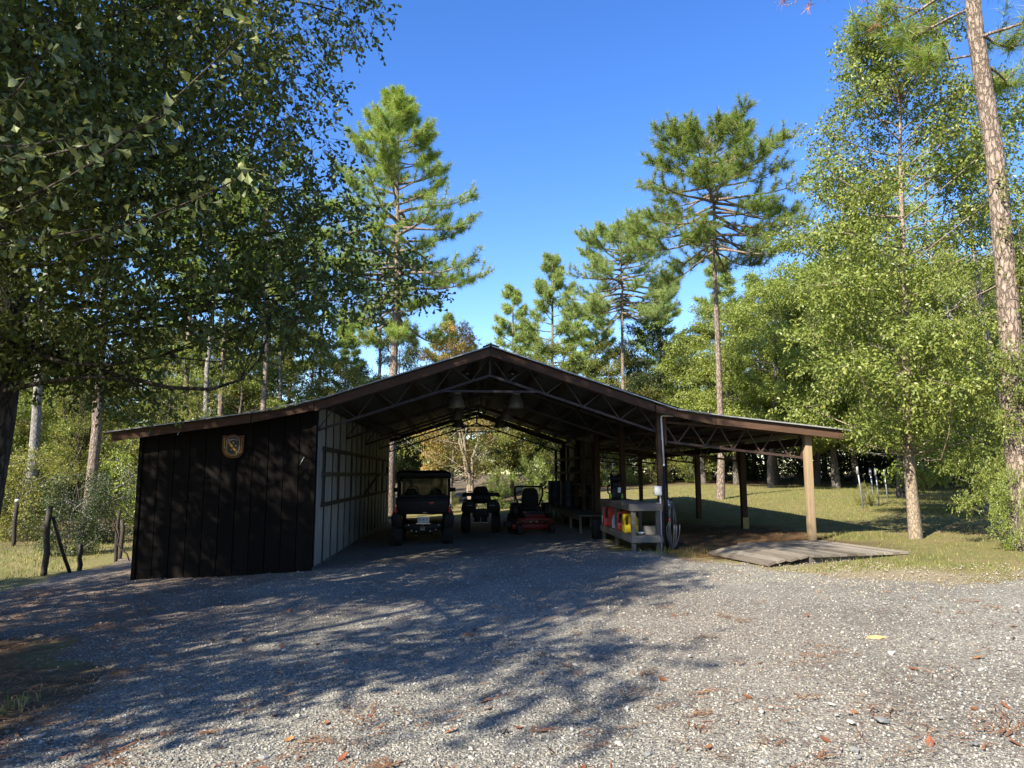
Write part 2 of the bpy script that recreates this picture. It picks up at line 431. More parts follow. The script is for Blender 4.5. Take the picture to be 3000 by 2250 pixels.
tag(link('sandy_crumbs', stones_mesh('sandy_crumbs', q, np.clip(rng.lognormal(math.log(.009), .45, len(q)), .004, .026), rng), sand_m), 'pale sandy lumps and crumbs along the far edge of the drive', 'gravel', kind='stuff')
# the bigger stones one can pick out
STM = []
for k in range(8):
    bm = bmesh.new(); bmesh.ops.create_icosphere(bm, subdivisions=1, radius=1)
    rr = np.random.default_rng(40+k)
    sc = rr.uniform(.6, 1.2, 3)*np.array([1.1, 1.0, .62])
    for v in bm.verts: v.co = Vector([v.co[i]*sc[i]*rr.uniform(.72, 1.18) for i in range(3)])
    me = bpy.data.meshes.new('stone'); bm.to_mesh(me); bm.free()
    STM.append(me)
def stone_big_mat():
    m, t, b = nodes('picked_stone')
    oi = t.nodes.new('ShaderNodeObjectInfo'); v = coord(t)
    col = ramp(t, oi.outputs['Random'], [(0, (.09, .093, .096)), (.4, (.20, .198, .19)), (.8, (.36, .345, .315)), (1, (.46, .43, .36))])
    col = mixc(t, .3, col, ramp(t, noise(t, v, 2.5, 5), [(.3, (.12, .12, .12)), (.7, (.5, .48, .44))]))
    t.links.new(col, b.inputs['Base Color']); b.inputs['Roughness'].default_value = .85
    return m
sbm = stone_big_mat()
for me in STM: me.materials.append(sbm)
P = drive_points(rng, 300, 3.8, 12.5, -7, 8)
for (x, y) in P:
    o = link('stone', STM[int(rng.integers(8))], None, drive)
    s = float(np.clip(rng.lognormal(math.log(.020), .3), .013, .042))
    o.location = (x, y, G(x, y) + float(relief(x, y)) + .024 + s*.2); o.scale = (s, s, s)
    o.rotation_euler = (rng.normal()*.2, rng.normal()*.2, rng.uniform(0, 6.28))

# ================================================================== THE SHED
XLO, XL, XR, XRO = -6.50, -3.04, 4.22, 7.47
BAY = 3.66; Y0, Y1 = 15.0, 15.0 + 4*BAY
TR_Y = [Y0 + i*BAY for i in range(5)]
PROF = [(-7.06, 2.42), (-5.94, 2.595), (-4.65, 2.765), (-3.63, 2.91), (-2.6, 3.20), (.57, 4.25), (4.45, 2.955), (5.0, 2.86), (6.13, 2.745), (8.20, 2.52)]
PX, PZ = zip(*PROF)
def roof(x): return float(np.interp(x, PX, PZ))
SHED_AT = (.6, 15.0, G(.6, 15))
shed = thing('pole_barn', 'open gabled pole barn with dark boarded left bay and lean-to roof on the right', 'shed', SHED_AT)
def part(mb, name, mat, parent=None, bevel=0):
    o = mb.build(name, mat, parent or shed, bevel)
    if parent is None: o.location = (-SHED_AT[0], -SHED_AT[1], -SHED_AT[2])
    return o
def ppart(mb, name, mat): return part(mb, name, mat)
# roof sheets: corrugated, each sheet its own piece, shared mesh along the length
YF, YB = 14.655, 29.95
NS = 16; SW = (YB - YF)/NS
def roof_sheet(pts, period=.19, amp=.016, ny=40):
    V = []; F = []
    for j in range(ny+1):
        y = j/ny*(SW + .03)
        for k, (x, z) in enumerate(pts):
            V.append((x, y, z + amp*math.cos(2*math.pi*y/period)))
    m_ = len(pts)
    for j in range(ny):
        for k in range(m_-1):
            F.append((j*m_+k, j*m_+k+1, (j+1)*m_+k+1, (j+1)*m_+k))
    me = bpy.data.meshes.new('roof_sheet'); me.from_pydata(V, [], F); me.polygons.foreach_set('use_smooth', [True]*len(F)); me.update()
    me.materials.append(roof_metal); return me
main_l = [(x, z) for x, z in PROF if -2.61 < x < .6]; main_l[0] = (-3.0, roof(-3.0)+.012); main_l.insert(1, (-2.6, 3.212)); main_l[-1] = (.585, 4.262)
main_r = [(.555, 4.266), (2.5, roof(2.5)+.012), (4.7, roof(4.7)+.012)]
lean_l = [(-7.12, 2.40), (-5.94, 2.587), (-4.65, 2.757), (-3.63, 2.902), (-2.9, 3.10)]
lean_r = [(4.35, 2.975), (5.0, 2.852), (6.13, 2.737), (8.34, 2.497)]
for pts in (main_l, main_r, lean_l, lean_r):
    me = roof_sheet(pts)
    for i in range(NS):
        o = link('roof_sheet', me, None, shed)
        o.location = (-SHED_AT[0], YF + i*SW - SHED_AT[1], -SHED_AT[2] + .002*(i % 2) + .006)
# ridge cap
mb = MB()
for s, dx in ((-1, -.17), (1, .17)):
    mb.add([(.57, YF-.02, 4.315), (.57, YB+.02, 4.315), (.57+dx, YB+.02, 4.315-.36*.17), (.57+dx, YF-.02, 4.315-.36*.17)], [(0,1,2,3)])
mb.tube([(.57, YF-.02, 4.312), (.57, YB+.02, 4.312)], .022, 8)
ppart(mb, 'ridge_cap', galv)
# fascia boards along the front (and back) edge
def fascia(segs, y, h=.17, th=.038):
    for i, ((x0, z0), (x1, z1)) in enumerate(segs):
        mb = MB(); yy = y - .004*(i % 2)
        mb.prism([(x0, z0), (x1, z1), (x1, z1-h), (x0, z0-h)], (0, yy, -.012), (1,0,0), (0,0,1), (0, th, 0))
        ppart(mb, 'fascia_board', fascia_wood)
LF = [((-7.0, 2.429), (-4.3, 2.815)), ((-4.28, 2.818), (-3.05, 3.075)), ((-3.03, 3.058), (.568, 4.245))]
RF = [((.573, 4.245), (4.05, 3.088)), ((4.07, 3.075), (5.35, 2.815)), ((5.37, 2.822), (8.13, 2.53))]
fascia(LF + RF, 14.712)
fascia([((-7.0, 2.429), (-3.4, 2.96)), ((-3.4, 2.96), (.568, 4.245)), ((.573, 4.245), (4.4, 2.965)), ((4.4, 2.965), (8.13, 2.53))], YB - .06)
# bright drip edge along the front of the roof
drip_m = plain('drip_edge_metal', (.42, .42, .41), .4, .3, (.32, .32, .32), 4, .02)
for (xa, xb) in ((-7.1, -4.28), (-4.26, -2.9), (-2.88, .55), (.59, 4.5), (4.52, 5.6), (5.62, 8.30)):
    za, zb = roof(xa) if xa > -7.06 else 2.41, roof(xb) if xb < 8.2 else 2.51
    mb = MB(); mb.prism([(xa, za+.006), (xb, zb+.006), (xb, zb+.03), (xa, za+.03)], (0, 14.64, 0), (1,0,0), (0,0,1), (0, .012, 0)); ppart(mb, 'drip_edge', drip_m)
# purlins
for x in list(np.arange(-6.7, -3.2, .86)) + list(np.arange(-2.6, .4, .72)) + list(np.arange(.86, 4.3, .72)) + list(np.arange(5.0, 8.1, .78)):
    z = roof(x) - .035
    sl = (roof(x+.1) - roof(x-.1))/.2
    mb = MB(); rot = Matrix.Rotation(-math.atan(sl), 3, 'Y')
    mb.box((x, (YF+YB)/2 + .03, z - .052), (.14, YB-YF-.2, .04), rot)
    ppart(mb, 'purlin', purlin_wood)
# steel trusses
def truss_set(y, first):
    T = bpy.data.objects.new('truss', None); COL.objects.link(T); T.parent = shed
    T.location = (.57-SHED_AT[0], y-SHED_AT[1], 0-SHED_AT[2])
    if first is not None:
        for ch in first.children:
            c = ch.copy(); COL.objects.link(c); c.parent = T
        return T
    D = .43
    for s in (-1, 1):
        xe = 3.60
        top = lambda u: Vector((s*u, 0, 4.25 - .331*u - .125))
        bot = lambda u: Vector((s*u, 0, 4.25 - .331*u - .125 - D))
        MB().bar(top(0), top(xe), .05, .06).build('top_chord', steel, T)
        MB().bar(bot(0), bot(xe), .045, .05).build('bottom_chord', steel, T)
        n = 9; us = [xe*i/n for i in range(n+1)]
        for i in range(n):
            a, b = (top(us[i]), bot(us[i+1])) if i % 2 == 0 else (bot(us[i]), top(us[i+1]))
            MB().bar(a, b, .022, .022).build('web', steel, T)
        MB().bar(top(xe), bot(xe), .05, .05).build('end_post', steel, T)
    MB().bar(top(0), bot(0), .05, .04).build('king_post', steel, T)
    MB().bar((-1.05, -.03, 4.25-.331*1.05-.125-D-.0), (1.05, -.03, 4.25-.331*1.05-.125-D), .03, .045).build('tie_bar', steel, T)
    return T
t0 = None
for y in TR_Y:
    t0 = truss_set(y + .06, t0 if t0 else None) if t0 is None else (truss_set(y + .06, t0), t0)[1]
# lean-to trusses on the right
def lean_truss(y, first):
    T = bpy.data.objects.new('lean_to_truss', None); COL.objects.link(T); T.parent = shed
    T.location = (XR-SHED_AT[0], y-SHED_AT[1], -SHED_AT[2])
    if first is not None:
        for ch in first.children:
            c = ch.copy(); COL.objects.link(c); c.parent = T
        return T
    L = XRO - XR
    top = lambda u: Vector((u, 0, roof(XR+u) - .15 if u > .8 else 2.86 - .13 - .1*u))
    bot = lambda u: Vector((u, 0, 2.31 - .112*u))
    MB().bar(top(.1), top(L-.08), .05, .05).build('top_chord', red_steel, T)
    MB().bar(bot(.1), bot(L-.08), .045, .05).build('bottom_chord', red_steel, T)
    n = 10; us = [.1 + (L-.18)*i/n for i in range(n+1)]
    for i in range(n):
        a, b = (top(us[i]), bot(us[i+1])) if i % 2 == 0 else (bot(us[i]), top(us[i+1]))
        MB().bar(a, b, .03, .03).build('web', red_steel, T)
    MB().box((L-.09, 0, bot(L).z+.12), (.02, .09, .3)).build('bracket', red_steel, T)
    return T
t0 = None
for y in TR_Y:
    t = lean_truss(y + .10, t0); t0 = t0 or t
# posts
def post(x, y, ztop, mat, wd=.145):
    g = G(x, y) - .25
    mb = MB(); mb.box((x, y, (g + ztop)/2), (wd, wd, ztop - g)); return part(mb, 'post', mat, None, .006)
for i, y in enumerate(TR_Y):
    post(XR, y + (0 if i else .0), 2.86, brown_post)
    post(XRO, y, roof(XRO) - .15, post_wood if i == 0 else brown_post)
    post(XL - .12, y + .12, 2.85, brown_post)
mb = MB(); mb.box((XR+.11, 15.02, 2.52), (.045, .12, .62)); ppart(mb, 'post_cleat', fascia_wood)
mb = MB(); mb.box((XRO, TR_Y[1]-.09, G(XRO, TR_Y[1])+.12), (.15, .03, .34)); ppart(mb, 'post_guard', plain('stump_yellow', (.38, .27, .10), .8))
mb = MB(); mb.bar((XRO, Y0+.1, 2.30), (XRO, Y1, 2.30), .05, .18); ppart(mb, 'eave_beam', purlin_wood)
mb = MB(); mb.bar((XR+.1, Y0+.1, 2.72), (XR+.1, Y1, 2.72), .05, .2); ppart(mb, 'header_beam', purlin_wood)
# front wall of the closed left bay: upright boards, joints open between them
fw = bpy.data.objects.new('front_wall', None); COL.objects.link(fw); fw.parent = shed; fw.location = (-SHED_AT[0], -SHED_AT[1], -SHED_AT[2])
NB = 11; bw = (XL - XLO - .02)/NB
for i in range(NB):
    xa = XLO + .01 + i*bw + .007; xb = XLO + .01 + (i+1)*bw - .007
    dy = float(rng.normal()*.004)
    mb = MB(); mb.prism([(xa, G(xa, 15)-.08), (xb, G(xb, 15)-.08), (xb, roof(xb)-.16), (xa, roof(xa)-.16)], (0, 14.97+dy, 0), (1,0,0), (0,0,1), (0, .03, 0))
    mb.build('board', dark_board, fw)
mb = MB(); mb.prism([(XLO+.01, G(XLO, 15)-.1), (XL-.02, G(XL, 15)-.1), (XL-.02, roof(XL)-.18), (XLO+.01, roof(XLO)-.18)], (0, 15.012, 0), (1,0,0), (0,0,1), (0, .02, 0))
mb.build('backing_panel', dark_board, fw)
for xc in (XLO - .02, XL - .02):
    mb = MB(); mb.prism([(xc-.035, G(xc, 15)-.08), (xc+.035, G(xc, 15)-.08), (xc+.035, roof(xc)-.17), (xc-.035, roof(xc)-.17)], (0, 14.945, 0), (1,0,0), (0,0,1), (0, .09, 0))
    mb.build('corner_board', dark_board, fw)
# corrugated sheets
def corr_wall(name, x, ya, yb, za, zb, n, mat, period=.26, amp=.042):
    Wn = (yb-ya)/n; per = max(8, int(Wn/period*6))
    V = []; F = []
    for j in range(per+1):
        y = j/per*(Wn+.02)
        for z in (za, zb): V.append((amp*math.cos(2*math.pi*y/period), y, z))
    F = [(2*j, 2*j+2, 2*j+3, 2*j+1) for j in range(per)]
    me = bpy.data.meshes.new('wall_sheet'); me.from_pydata(V, [], F); me.polygons.foreach_set('use_smooth', [True]*len(F)); me.update(); me.materials.append(mat)
    W_ = bpy.data.objects.new(name, None); COL.objects.link(W_); W_.parent = shed; W_.location = (-SHED_AT[0], -SHED_AT[1], -SHED_AT[2])
    for i in range(n):
        o = link('wall_sheet', me, None, W_); o.location = (x + .003*(i % 2), ya + i*Wn, 0)
    return W_
lw = corr_wall('inner_wall', XL, Y0+.02, Y1+.1, -.55, 3.02, 16, wall_metal)
corr_wall('outer_wall', XLO, Y0+.02, Y1+.1, -.75, 2.5, 16, galv)
corr_wall('right_wall', XR+.09, TR_Y[2]+.1, Y1+.1, -.1, 2.85, 8, galv)
mb = MB(); mb.prism([(XLO, -.8), (XL, -.6), (XL, 2.9), (XLO, 2.4)], (0, Y1+.05, 0), (1,0,0), (0,0,1), (0, .03, 0)); ppart(mb, 'back_wall', dark_board)  # unseen wall closing the left bay, added to keep the inside dark
# rail frame on the inner wall
for z in (2.14, 1.60, .95):
    mb = MB(); mb.bar((XL+.075, 15.5, z), (XL+.075, 28.9, z - .02), .04, .09); mb.build('rail', rail_wood, lw)
for y in (15.62, 17.55, 19.6, 21.4, 23.2, 25.3, 27.2, 28.7):
    mb = MB(); mb.box((XL+.055, y, 1.55), (.03, .06, 1.22)); mb.build('stud', rail_wood, lw)
mb = MB(); mb.bar((XL+.06, 22.3, 1.0), (XL+.3, 23.6, 1.58), .04, .08); mb.build('brace', rail_wood, lw)
mb = MB(); mb.box((XL+.18, 24.5, 1.62), (.3, 3.4, .03)); mb.build('shelf_board', rail_wood, lw)
mb = MB(); mb.box((XL+.06, 28.6, 1.75), (.1, .16, .26)); mb.tube([(XL+.06, 28.6, 1.85), (XL+.07, 28.5, 2.3), (XL+.06, 27.6, 2.18)], .008, 6); mb.build('switch_box', black_plastic, lw)
mb = MB(); mb.box((XL+.03, (Y0+Y1)/2, -.34), (.04, Y1-Y0, .12)); mb.build('base_board', grey_wood, lw)
# ================================================================== TREES
class Buf:
    def __init__(s): s.V = []; s.F3 = []; s.F4 = []; s.n = 0
    def add(s, V, F3=None, F4=None):
        V = np.asarray(V, float).reshape(-1, 3)
        if F3 is not None: s.F3.append(np.asarray(F3) + s.n)
        if F4 is not None: s.F4.append(np.asarray(F4) + s.n)
        s.V.append(V); s.n += len(V)
    def tube(s, pts, rad, n=5):
        pts = np.asarray(pts, float); m = len(pts); rad = np.broadcast_to(np.asarray(rad, float), (m,))
        t = np.gradient(pts, axis=0); t /= np.linalg.norm(t, axis=1)[:, None] + 1e-9
        ref = np.array([0., 1, 0]) if abs(t[0][1]) < .8 else np.array([1., 0, 0])
        x = ref - t*(t@ref)[:, None]; x /= np.linalg.norm(x, axis=1)[:, None] + 1e-9
        y = np.cross(t, x)
        a = np.arange(n)*2*math.pi/n
        V = pts[:, None] + rad[:, None, None]*(np.cos(a)[None, :, None]*x[:, None] + np.sin(a)[None, :, None]*y[:, None])
        i = np.arange(m-1)[:, None]*n; k = np.arange(n)[None]
        F = np.stack([i+k, i+(k+1) % n, i+n+(k+1) % n, i+n+k], -1).reshape(-1, 4)
        s.add(V, None, F)
    def mesh(s, name, smooth=True):
        return npmesh(name, np.concatenate(s.V), [np.concatenate(f) for f in (s.F3, s.F4) if f], smooth)
def unit(v): return v/(np.linalg.norm(v, axis=-1, keepdims=True) + 1e-9)
OBO = (np.array([(0,0,0),(.42,.09,.015),(.42,-.09,.015),(.8,.27,.0),(.8,-.27,.0),(1,0,-.05)]), [(0,2,1),(3,4,5)], [(1,2,4,3)])
DIA = (np.array([(0,0,0),(.55,.25,.05),(1,0,-.03),(.55,-.25,.05)]), None, [(0,3,2,1)])
def leaves(buf, P, D, N, L, tmpl):
    T, f3, f4 = tmpl
    D = unit(D); N = unit(N - D*np.sum(N*D, -1, keepdims=True)); B = np.cross(D, N)
    V = P[:, None] + L[:, None, None]*(T[None, :, 0:1]*D[:, None] + T[None, :, 1:2]*B[:, None] + T[None, :, 2:3]*N[:, None])
    off = (np.arange(len(P))*len(T))[:, None, None]
    F3 = (np.asarray(f3)[None] + off).reshape(-1, 3) if f3 else None
    F4 = (np.asarray(f4)[None] + off).reshape(-1, 4) if f4 else None
    buf.add(V, F3, F4)
def pad_sprays(rng, pad, n, outbias=.6, droop=.25):
    c = np.array(pad[:3]); r = np.array([pad[3], pad[3], pad[3]*(pad[4] if len(pad) > 4 else .7)])
    d = unit(rng.normal(size=(n, 3)))
    P = c + d*r*(rng.random((n, 1))**.5)
    A = unit(d*outbias + rng.normal(size=(n, 3))*.6 + np.array([0, 0, -droop]))
    return P, A
def spray_leaves(buf, rng, P, A, K, Ls, Llo, Lhi, tmpl, droop=.3, twig=None, tw=.004):
    n = len(P)
    t = (np.arange(K)[None] + rng.random((n, K)))/K
    pos = P[:, None] + A[:, None]*(t*Ls)[..., None]
    side = unit(np.cross(A, unit(rng.normal(size=(n, 3)))))[:, None]*np.where(np.arange(K) % 2, 1, -1)[None, :, None]
    D = A[:, None]*.55 + side*.6 + rng.normal(size=(n, K, 3))*.45 + np.array([0, 0, -droop])
    N = rng.normal(size=(n, K, 3))*.75 + np.array([0, 0, .75])
    L = rng.uniform(Llo, Lhi, (n, K))
    leaves(buf, pos.reshape(-1, 3), D.reshape(-1, 3), N.reshape(-1, 3), L.ravel(), tmpl)
    if twig is not None:
        s = unit(np.cross(A, np.array([.3, .5, .8])))*tw; u = unit(np.cross(A, s))*tw
        p0, p1 = P - A*.06, P + A*Ls
        V = np.stack([p0+s, p0-s*.5+u, p0-s*.5-u, p1], 1)
        F = (np.array([(0,1,3),(1,2,3),(2,0,3)])[None] + (np.arange(n)*4)[:, None, None]).reshape(-1, 3)
        twig.add(V, F)
def curve(a, b, rng, bend=.15, k=5, sag=0):
    a, b = np.asarray(a, float), np.asarray(b, float); t = np.linspace(0, 1, k)[:, None]
    o = rng.normal(size=3)*bend*np.linalg.norm(b-a)*.5
    return a + (b-a)*t + o*np.sin(t*math.pi) + np.array([0, 0, -sag])*np.sin(t*math.pi)
def trunk_line(H, rng, wob=.12, k=9, lean=(0, 0)):
    t = np.linspace(0, 1, k)
    x = np.cumsum(rng.normal(size=k))*wob/3; y = np.cumsum(rng.normal(size=k))*wob/3
    return np.stack([(x - x[0]) + lean[0]*t*H, (y - y[0]) + lean[1]*t*H, t*H], 1)
def at_h(line, z):
    return np.array([np.interp(z, line[:, 2], line[:, 0]), np.interp(z, line[:, 2], line[:, 1]), z])

def pine_proto(seed, H, r0, cb, Rm, prof, nl=46, wid=.016, nlen=.27, nn=26, elev=(0, 45), lean=(0, 0), wob=.15, tuftk=3):
    rng = np.random.default_rng(seed)
    tb, nb = Buf(), Buf()
    line = trunk_line(H, rng, wob, 10, lean); line[0, 2] = -.3
    tt = np.linspace(0, 1, 10)
    rad = r0*(1 - .82*tt**1.1); rad[0] *= 1.25
    tb.tube(line, rad, 10)
    TP, TA = [], []
    def tuft(p, a): TP.append(p); TA.append(a)
    for i in range(nl):
        t = min(1, max(0, (i + rng.random())/nl)); z = cb + (H - cb)*(t**.95)*.985
        l = Rm*prof(t)*rng.uniform(.7, 1.18)
        az = i*2.39996 + rng.normal()*.35
        e0 = R(elev[0] + (elev[1]-elev[0])*t + rng.normal()*7)
        p = at_h(line, z); pts = [p]; dirs = []
        K = 6
        for k in range(K):
            e = e0 - R(10) + R(34)*(k/K)**1.5 - (R(14)*math.sin(k/K*math.pi) if t < .5 else 0)
            az += rng.normal()*.13
            d = np.array([math.cos(az)*math.cos(e), math.sin(az)*math.cos(e), math.sin(e)])
            p = p + d*l/K; pts.append(p); dirs.append(d)
        rb = max(.02, .085*l/3.5)*(r0/.22)**.5
        tb.tube(pts, np.linspace(rb, .012, K+1), 5)
        tuft(pts[-1], dirs[-1])
        for k in range(3, K+1):
            for s in (-1, 1, 0) if k > 3 else (-1, 1):
                if rng.random() < .1: continue
                sl = l*rng.uniform(.14, .32)*(1.15 - .10*k) + .22
                a2 = az + s*R(rng.uniform(30, 75)); e2 = R(rng.uniform(-6, 34))
                q = pts[k]; sp = [q]
                for j in range(3):
                    a2 += rng.normal()*.15; e2 += R(9)
                    d2 = np.array([math.cos(a2)*math.cos(e2), math.sin(a2)*math.cos(e2), math.sin(e2)])
                    q = q + d2*sl/3; sp.append(q)
                    if j >= 3 - tuftk: tuft(q + rng.normal(size=3)*.05, unit(d2 + np.array([0, 0, .25])))
                tb.tube(sp, np.linspace(.018, .008, 4), 3)
    tuft(line[-1], np.array([0, 0, 1.]))
    TP = np.array(TP); TA = np.array(TA); n = len(TP)
    d = unit(TA[:, None]*.55 + unit(rng.normal(size=(n, nn, 3))))
    d[..., 2] -= .05
    b = TP[:, None] + TA[:, None]*rng.uniform(-.14, .08, (n, nn, 1))
    s = unit(np.cross(d, rng.normal(size=(n, nn, 3))))*wid/2
    tip = b + d*rng.uniform(nlen*.7, nlen*1.1, (n, nn, 1))
    V = np.stack([b+s, b-s, tip], 2).reshape(-1, 3)
    nb.add(V, np.arange(len(V)).reshape(-1, 3))
    return dict(trunk=tb.mesh('trunk'), crown=nb.mesh('crown', False))

def hard_proto(seed, H, r0, zb, Rm, prof, npads, pr, nleaf, leaf=(.08, .13), K=9, Ls=.32, flat=.62, tmpl=DIA, trunks=1, droop=.3, wob=.25):
    rng = np.random.default_rng(seed)
    tb, lb = Buf(), Buf()
    lines = []
    for k in range(trunks):
        ln = trunk_line(H*.86, rng, wob, 8, tuple(rng.normal(size=2)*(.03 if trunks == 1 else .13))); ln[0, 2] = -.3
        if trunks > 1: ln[:, :2] += rng.normal(size=2)*.22
        rad = r0*(1 - .8*np.linspace(0, 1, 8)); rad[0] *= 1.3
        tb.tube(ln, rad, 8); lines.append(ln)
    pads = []
    for i in range(npads):
        t = (i + rng.random())/npads; z = zb + (H - zb)*t
        rr = Rm*prof(t); a = i*2.39996 + rng.normal()*.5; q = rr*math.sqrt(rng.uniform(.12, 1))
        ln = lines[i % trunks]; c = at_h(ln, min(z, H*.85)); c[2] = z
        c[0] += q*math.cos(a); c[1] += q*math.sin(a)
        p = pr*rng.uniform(.65, 1.3)*(1 - .35*t)
        pads.append((*c, p, flat))
        st = at_h(ln, min(max(zb*.85, z - q*.35 - .25), H*.82))
        tb.tube(curve(st, c, rng, .2, 5), np.linspace(max(.02, r0*.2*(1 - .6*t)), .010, 5), 4)
        for j in range(3):
            tb.tube(curve(c, c + unit(rng.normal(size=3))*p*.8, rng, .2, 3), [.012, .009, .004], 3)
    wts = np.array([p[3]**2 for p in pads]); wts /= wts.sum()
    for p, wt in zip(pads, wts):
        P, A = pad_sprays(rng, p, max(3, int(nleaf*wt/K)))
        spray_leaves(lb, rng, P, A, K, Ls, leaf[0], leaf[1], tmpl, droop)
    return dict(trunk=tb.mesh('trunk'), crown=lb.mesh('crown', False))
def plant(pro, name, label, cat, x, y, H=None, H0=1, rz=0, group=None, bark=None, leaf=None, sxy=1.0):
    t = thing(name, label, cat, (x, y, G(x, y)), rz, group)
    s = (H/H0) if H else 1.0
    t.scale = (s*sxy, s*sxy, s)
    a = link('trunk', pro['trunk'], None, t); c = link('crown', pro['crown'], None, t)
    for o, m in ((a, bark), (c, leaf)):
        if len(o.data.materials) == 0: o.data.materials.append(m)
        o.material_slots[0].link = 'OBJECT'; o.material_slots[0].material = m
    return t

pine_bark = barkmat('pine_bark', (.33, .26, .205), (.17, .125, .095), (.44, .39, .34), (13, 13, 4.5))
grey_bark = barkmat('grey_bark', (.34, .315, .28), (.17, .15, .13), (.46, .44, .40), (12, 12, 4), 1.0, .5)
mid_bark = barkmat('shaded_bark', (.17, .15, .125), (.085, .072, .06), None, (12, 12, 4), 1.0, .5)  # darker copy of the grey bark, woodland shade put into its colour
oak_bark = barkmat('oak_bark', (.11, .09, .07), (.05, .04, .032), None, (11, 11, 3))
pale_bark = barkmat('pale_bark', (.36, .29, .21), (.20, .155, .115), (.42, .37, .30), (22, 22, 9), 1.0, .35)
pine_green = leafmat('pine_needles', [(.17, .28, .05), (.22, .35, .065), (.28, .40, .08), (.19, .30, .055), (.34, .40, .11), (.40, .30, .12)], .45, .45, .3)
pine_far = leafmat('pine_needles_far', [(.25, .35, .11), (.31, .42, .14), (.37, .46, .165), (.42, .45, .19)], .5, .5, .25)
hard_green = leafmat('hardwood_leaves', [(.14, .19, .040), (.20, .245, .052), (.265, .30, .068), (.33, .345, .088), (.165, .215, .045)], .40, .42, .4)
bright_green = leafmat('bright_leaves', [(.18, .24, .046), (.245, .30, .06), (.31, .355, .08), (.21, .265, .05)], .40, .4, .45)
olive = leafmat('olive_leaves', [(.16, .175, .042), (.225, .235, .052), (.29, .28, .072), (.12, .15, .034), (.30, .25, .085)], .42, .5, .3)
gold = leafmat('golden_leaves', [(.46, .30, .10), (.55, .38, .14), (.38, .24, .09), (.36, .30, .10)], .35, .5, .25)
dark_green = leafmat('dark_leaves', [(.028, .05, .012), (.045, .07, .018), (.06, .085, .02), (.075, .08, .024)], .25, .45, .4)
oak_green = leafmat('oak_leaves', [(.06, .085, .02), (.082, .112, .026), (.11, .135, .034), (.07, .095, .023), (.15, .16, .046)], .34, .45, .35)

ORD = ['first', 'second', 'third', 'fourth', 'fifth', 'sixth', 'seventh', 'eighth', 'ninth', 'tenth', 'eleventh', 'twelfth', 'thirteenth', 'fourteenth', 'fifteenth']
def rank(rows, skip):
    ids = [i for i in range(len(rows)) if i not in skip]
    ids.sort(key=lambda i: rows[i][0]/rows[i][1]); return {i: ORD[k] for k, i in enumerate(ids)}
# ---- pines
PP = [
 pine_proto(101, 21.0, .25, 9.0, 3.6, lambda t: (.78 + .32*math.sin(t*math.pi*1.3))*math.sqrt(1 - (.93*t)**2), 80, nlen=.36, wid=.021, nn=44, elev=(-4, 36)),
 pine_proto(102, 18.0, .175, 11.9, 4.0, lambda t: (.86 + .2*math.sin(t*math.pi))*math.sqrt(1 - (.92*t)**2), 72, nlen=.36, wid=.021, nn=44, elev=(-8, 34)),
 pine_proto(103, 19.0, .2, 12.0, 2.8, lambda t: .5 + .6*math.sin(t*math.pi*.8), 30, nlen=.42, wid=.034, nn=20),
 pine_proto(104, 16.0, .17, 5.0, 3.0, lambda t: 1.05 - .9*t, 42, nlen=.44, wid=.045, nn=22, tuftk=3),
 pine_proto(105, 17.0, .18, 4.5, 2.7, lambda t: 1.1*(1 - t**1.6) + .12, 46, nlen=.44, wid=.045, nn=22, tuftk=3)]
PH = [21.0, 18.0, 19.0, 16.0, 17.0]
plant(PP[0], 'pine_tree', 'tall pine rising behind the left roof slope, its needle crown full and layered', 'pine', -3.3, 33.0, 20.3, 21, 2.1, None, pine_bark, pine_green)
plant(PP[1], 'pine_tree', 'tall bare-trunked pine with broad round crown standing on the lawn behind the lean-to', 'pine', 10.64, 29.07, 15.9, 18, .6, None, pine_bark, pine_green)
big = pine_proto(110, 22.0, .215, 8.9, 2.6, lambda t: .5 + .6*math.sin(t*math.pi*.8), 44, nlen=.32, wid=.010, nn=46, wob=.5, lean=(-.012, 0))
tp = plant(big, 'pine_tree', 'thick pine trunk at the right edge of the picture with plated tan bark', 'pine', 10.0, 12.2, None, 1, 0, None, pine_bark, pine_green)
def dead_branch(par):
    rng = np.random.default_rng(9); tb, nb = Buf(), Buf()
    main = curve((0, 0, 11.0), (-3.5, .2, 10.6), rng, .1, 9, -.3); tb.tube(main, np.linspace(.05, .012, 9), 5)
    rnn = []
    for k in range(3, 9):
        for j in range(3):
            e = main[k] + np.array([rng.uniform(-.8, .2), rng.normal()*.4, rng.uniform(-.55, .35)]); c = curve(main[k], e, rng, .25, 4); tb.tube(c, [.012, .01, .007, .004], 3)
            if rng.random() < .55: rnn.append((e, unit(e - main[k])))
    TP = np.array([a for a, _ in rnn]); TA = np.array([b for _, b in rnn]); n = len(TP); nn = 34
    d = unit(TA[:, None]*.6 + unit(rng.normal(size=(n, nn, 3)))) + np.array([0, 0, -.35]); b = TP[:, None] + TA[:, None]*rng.uniform(-.15, .05, (n, nn, 1))
    s = unit(np.cross(d, rng.normal(size=(n, nn, 3))))*.005
    V = np.stack([b+s, b-s, b + d*rng.uniform(.12, .22, (n, nn, 1))], 2).reshape(-1, 3); nb.add(V, np.arange(len(V)).reshape(-1, 3))
    br = link('dead_branch', tb.mesh('dead_branch'), pine_bark, par)
    tag(link('dead_needles', nb.mesh('dead_needles', False), leafmat('dead_needles', [(.30, .12, .07), (.38, .17, .10), (.25, .10, .06)], .3), br), 'drooping rust-coloured dead needles')
dead_branch(tp)
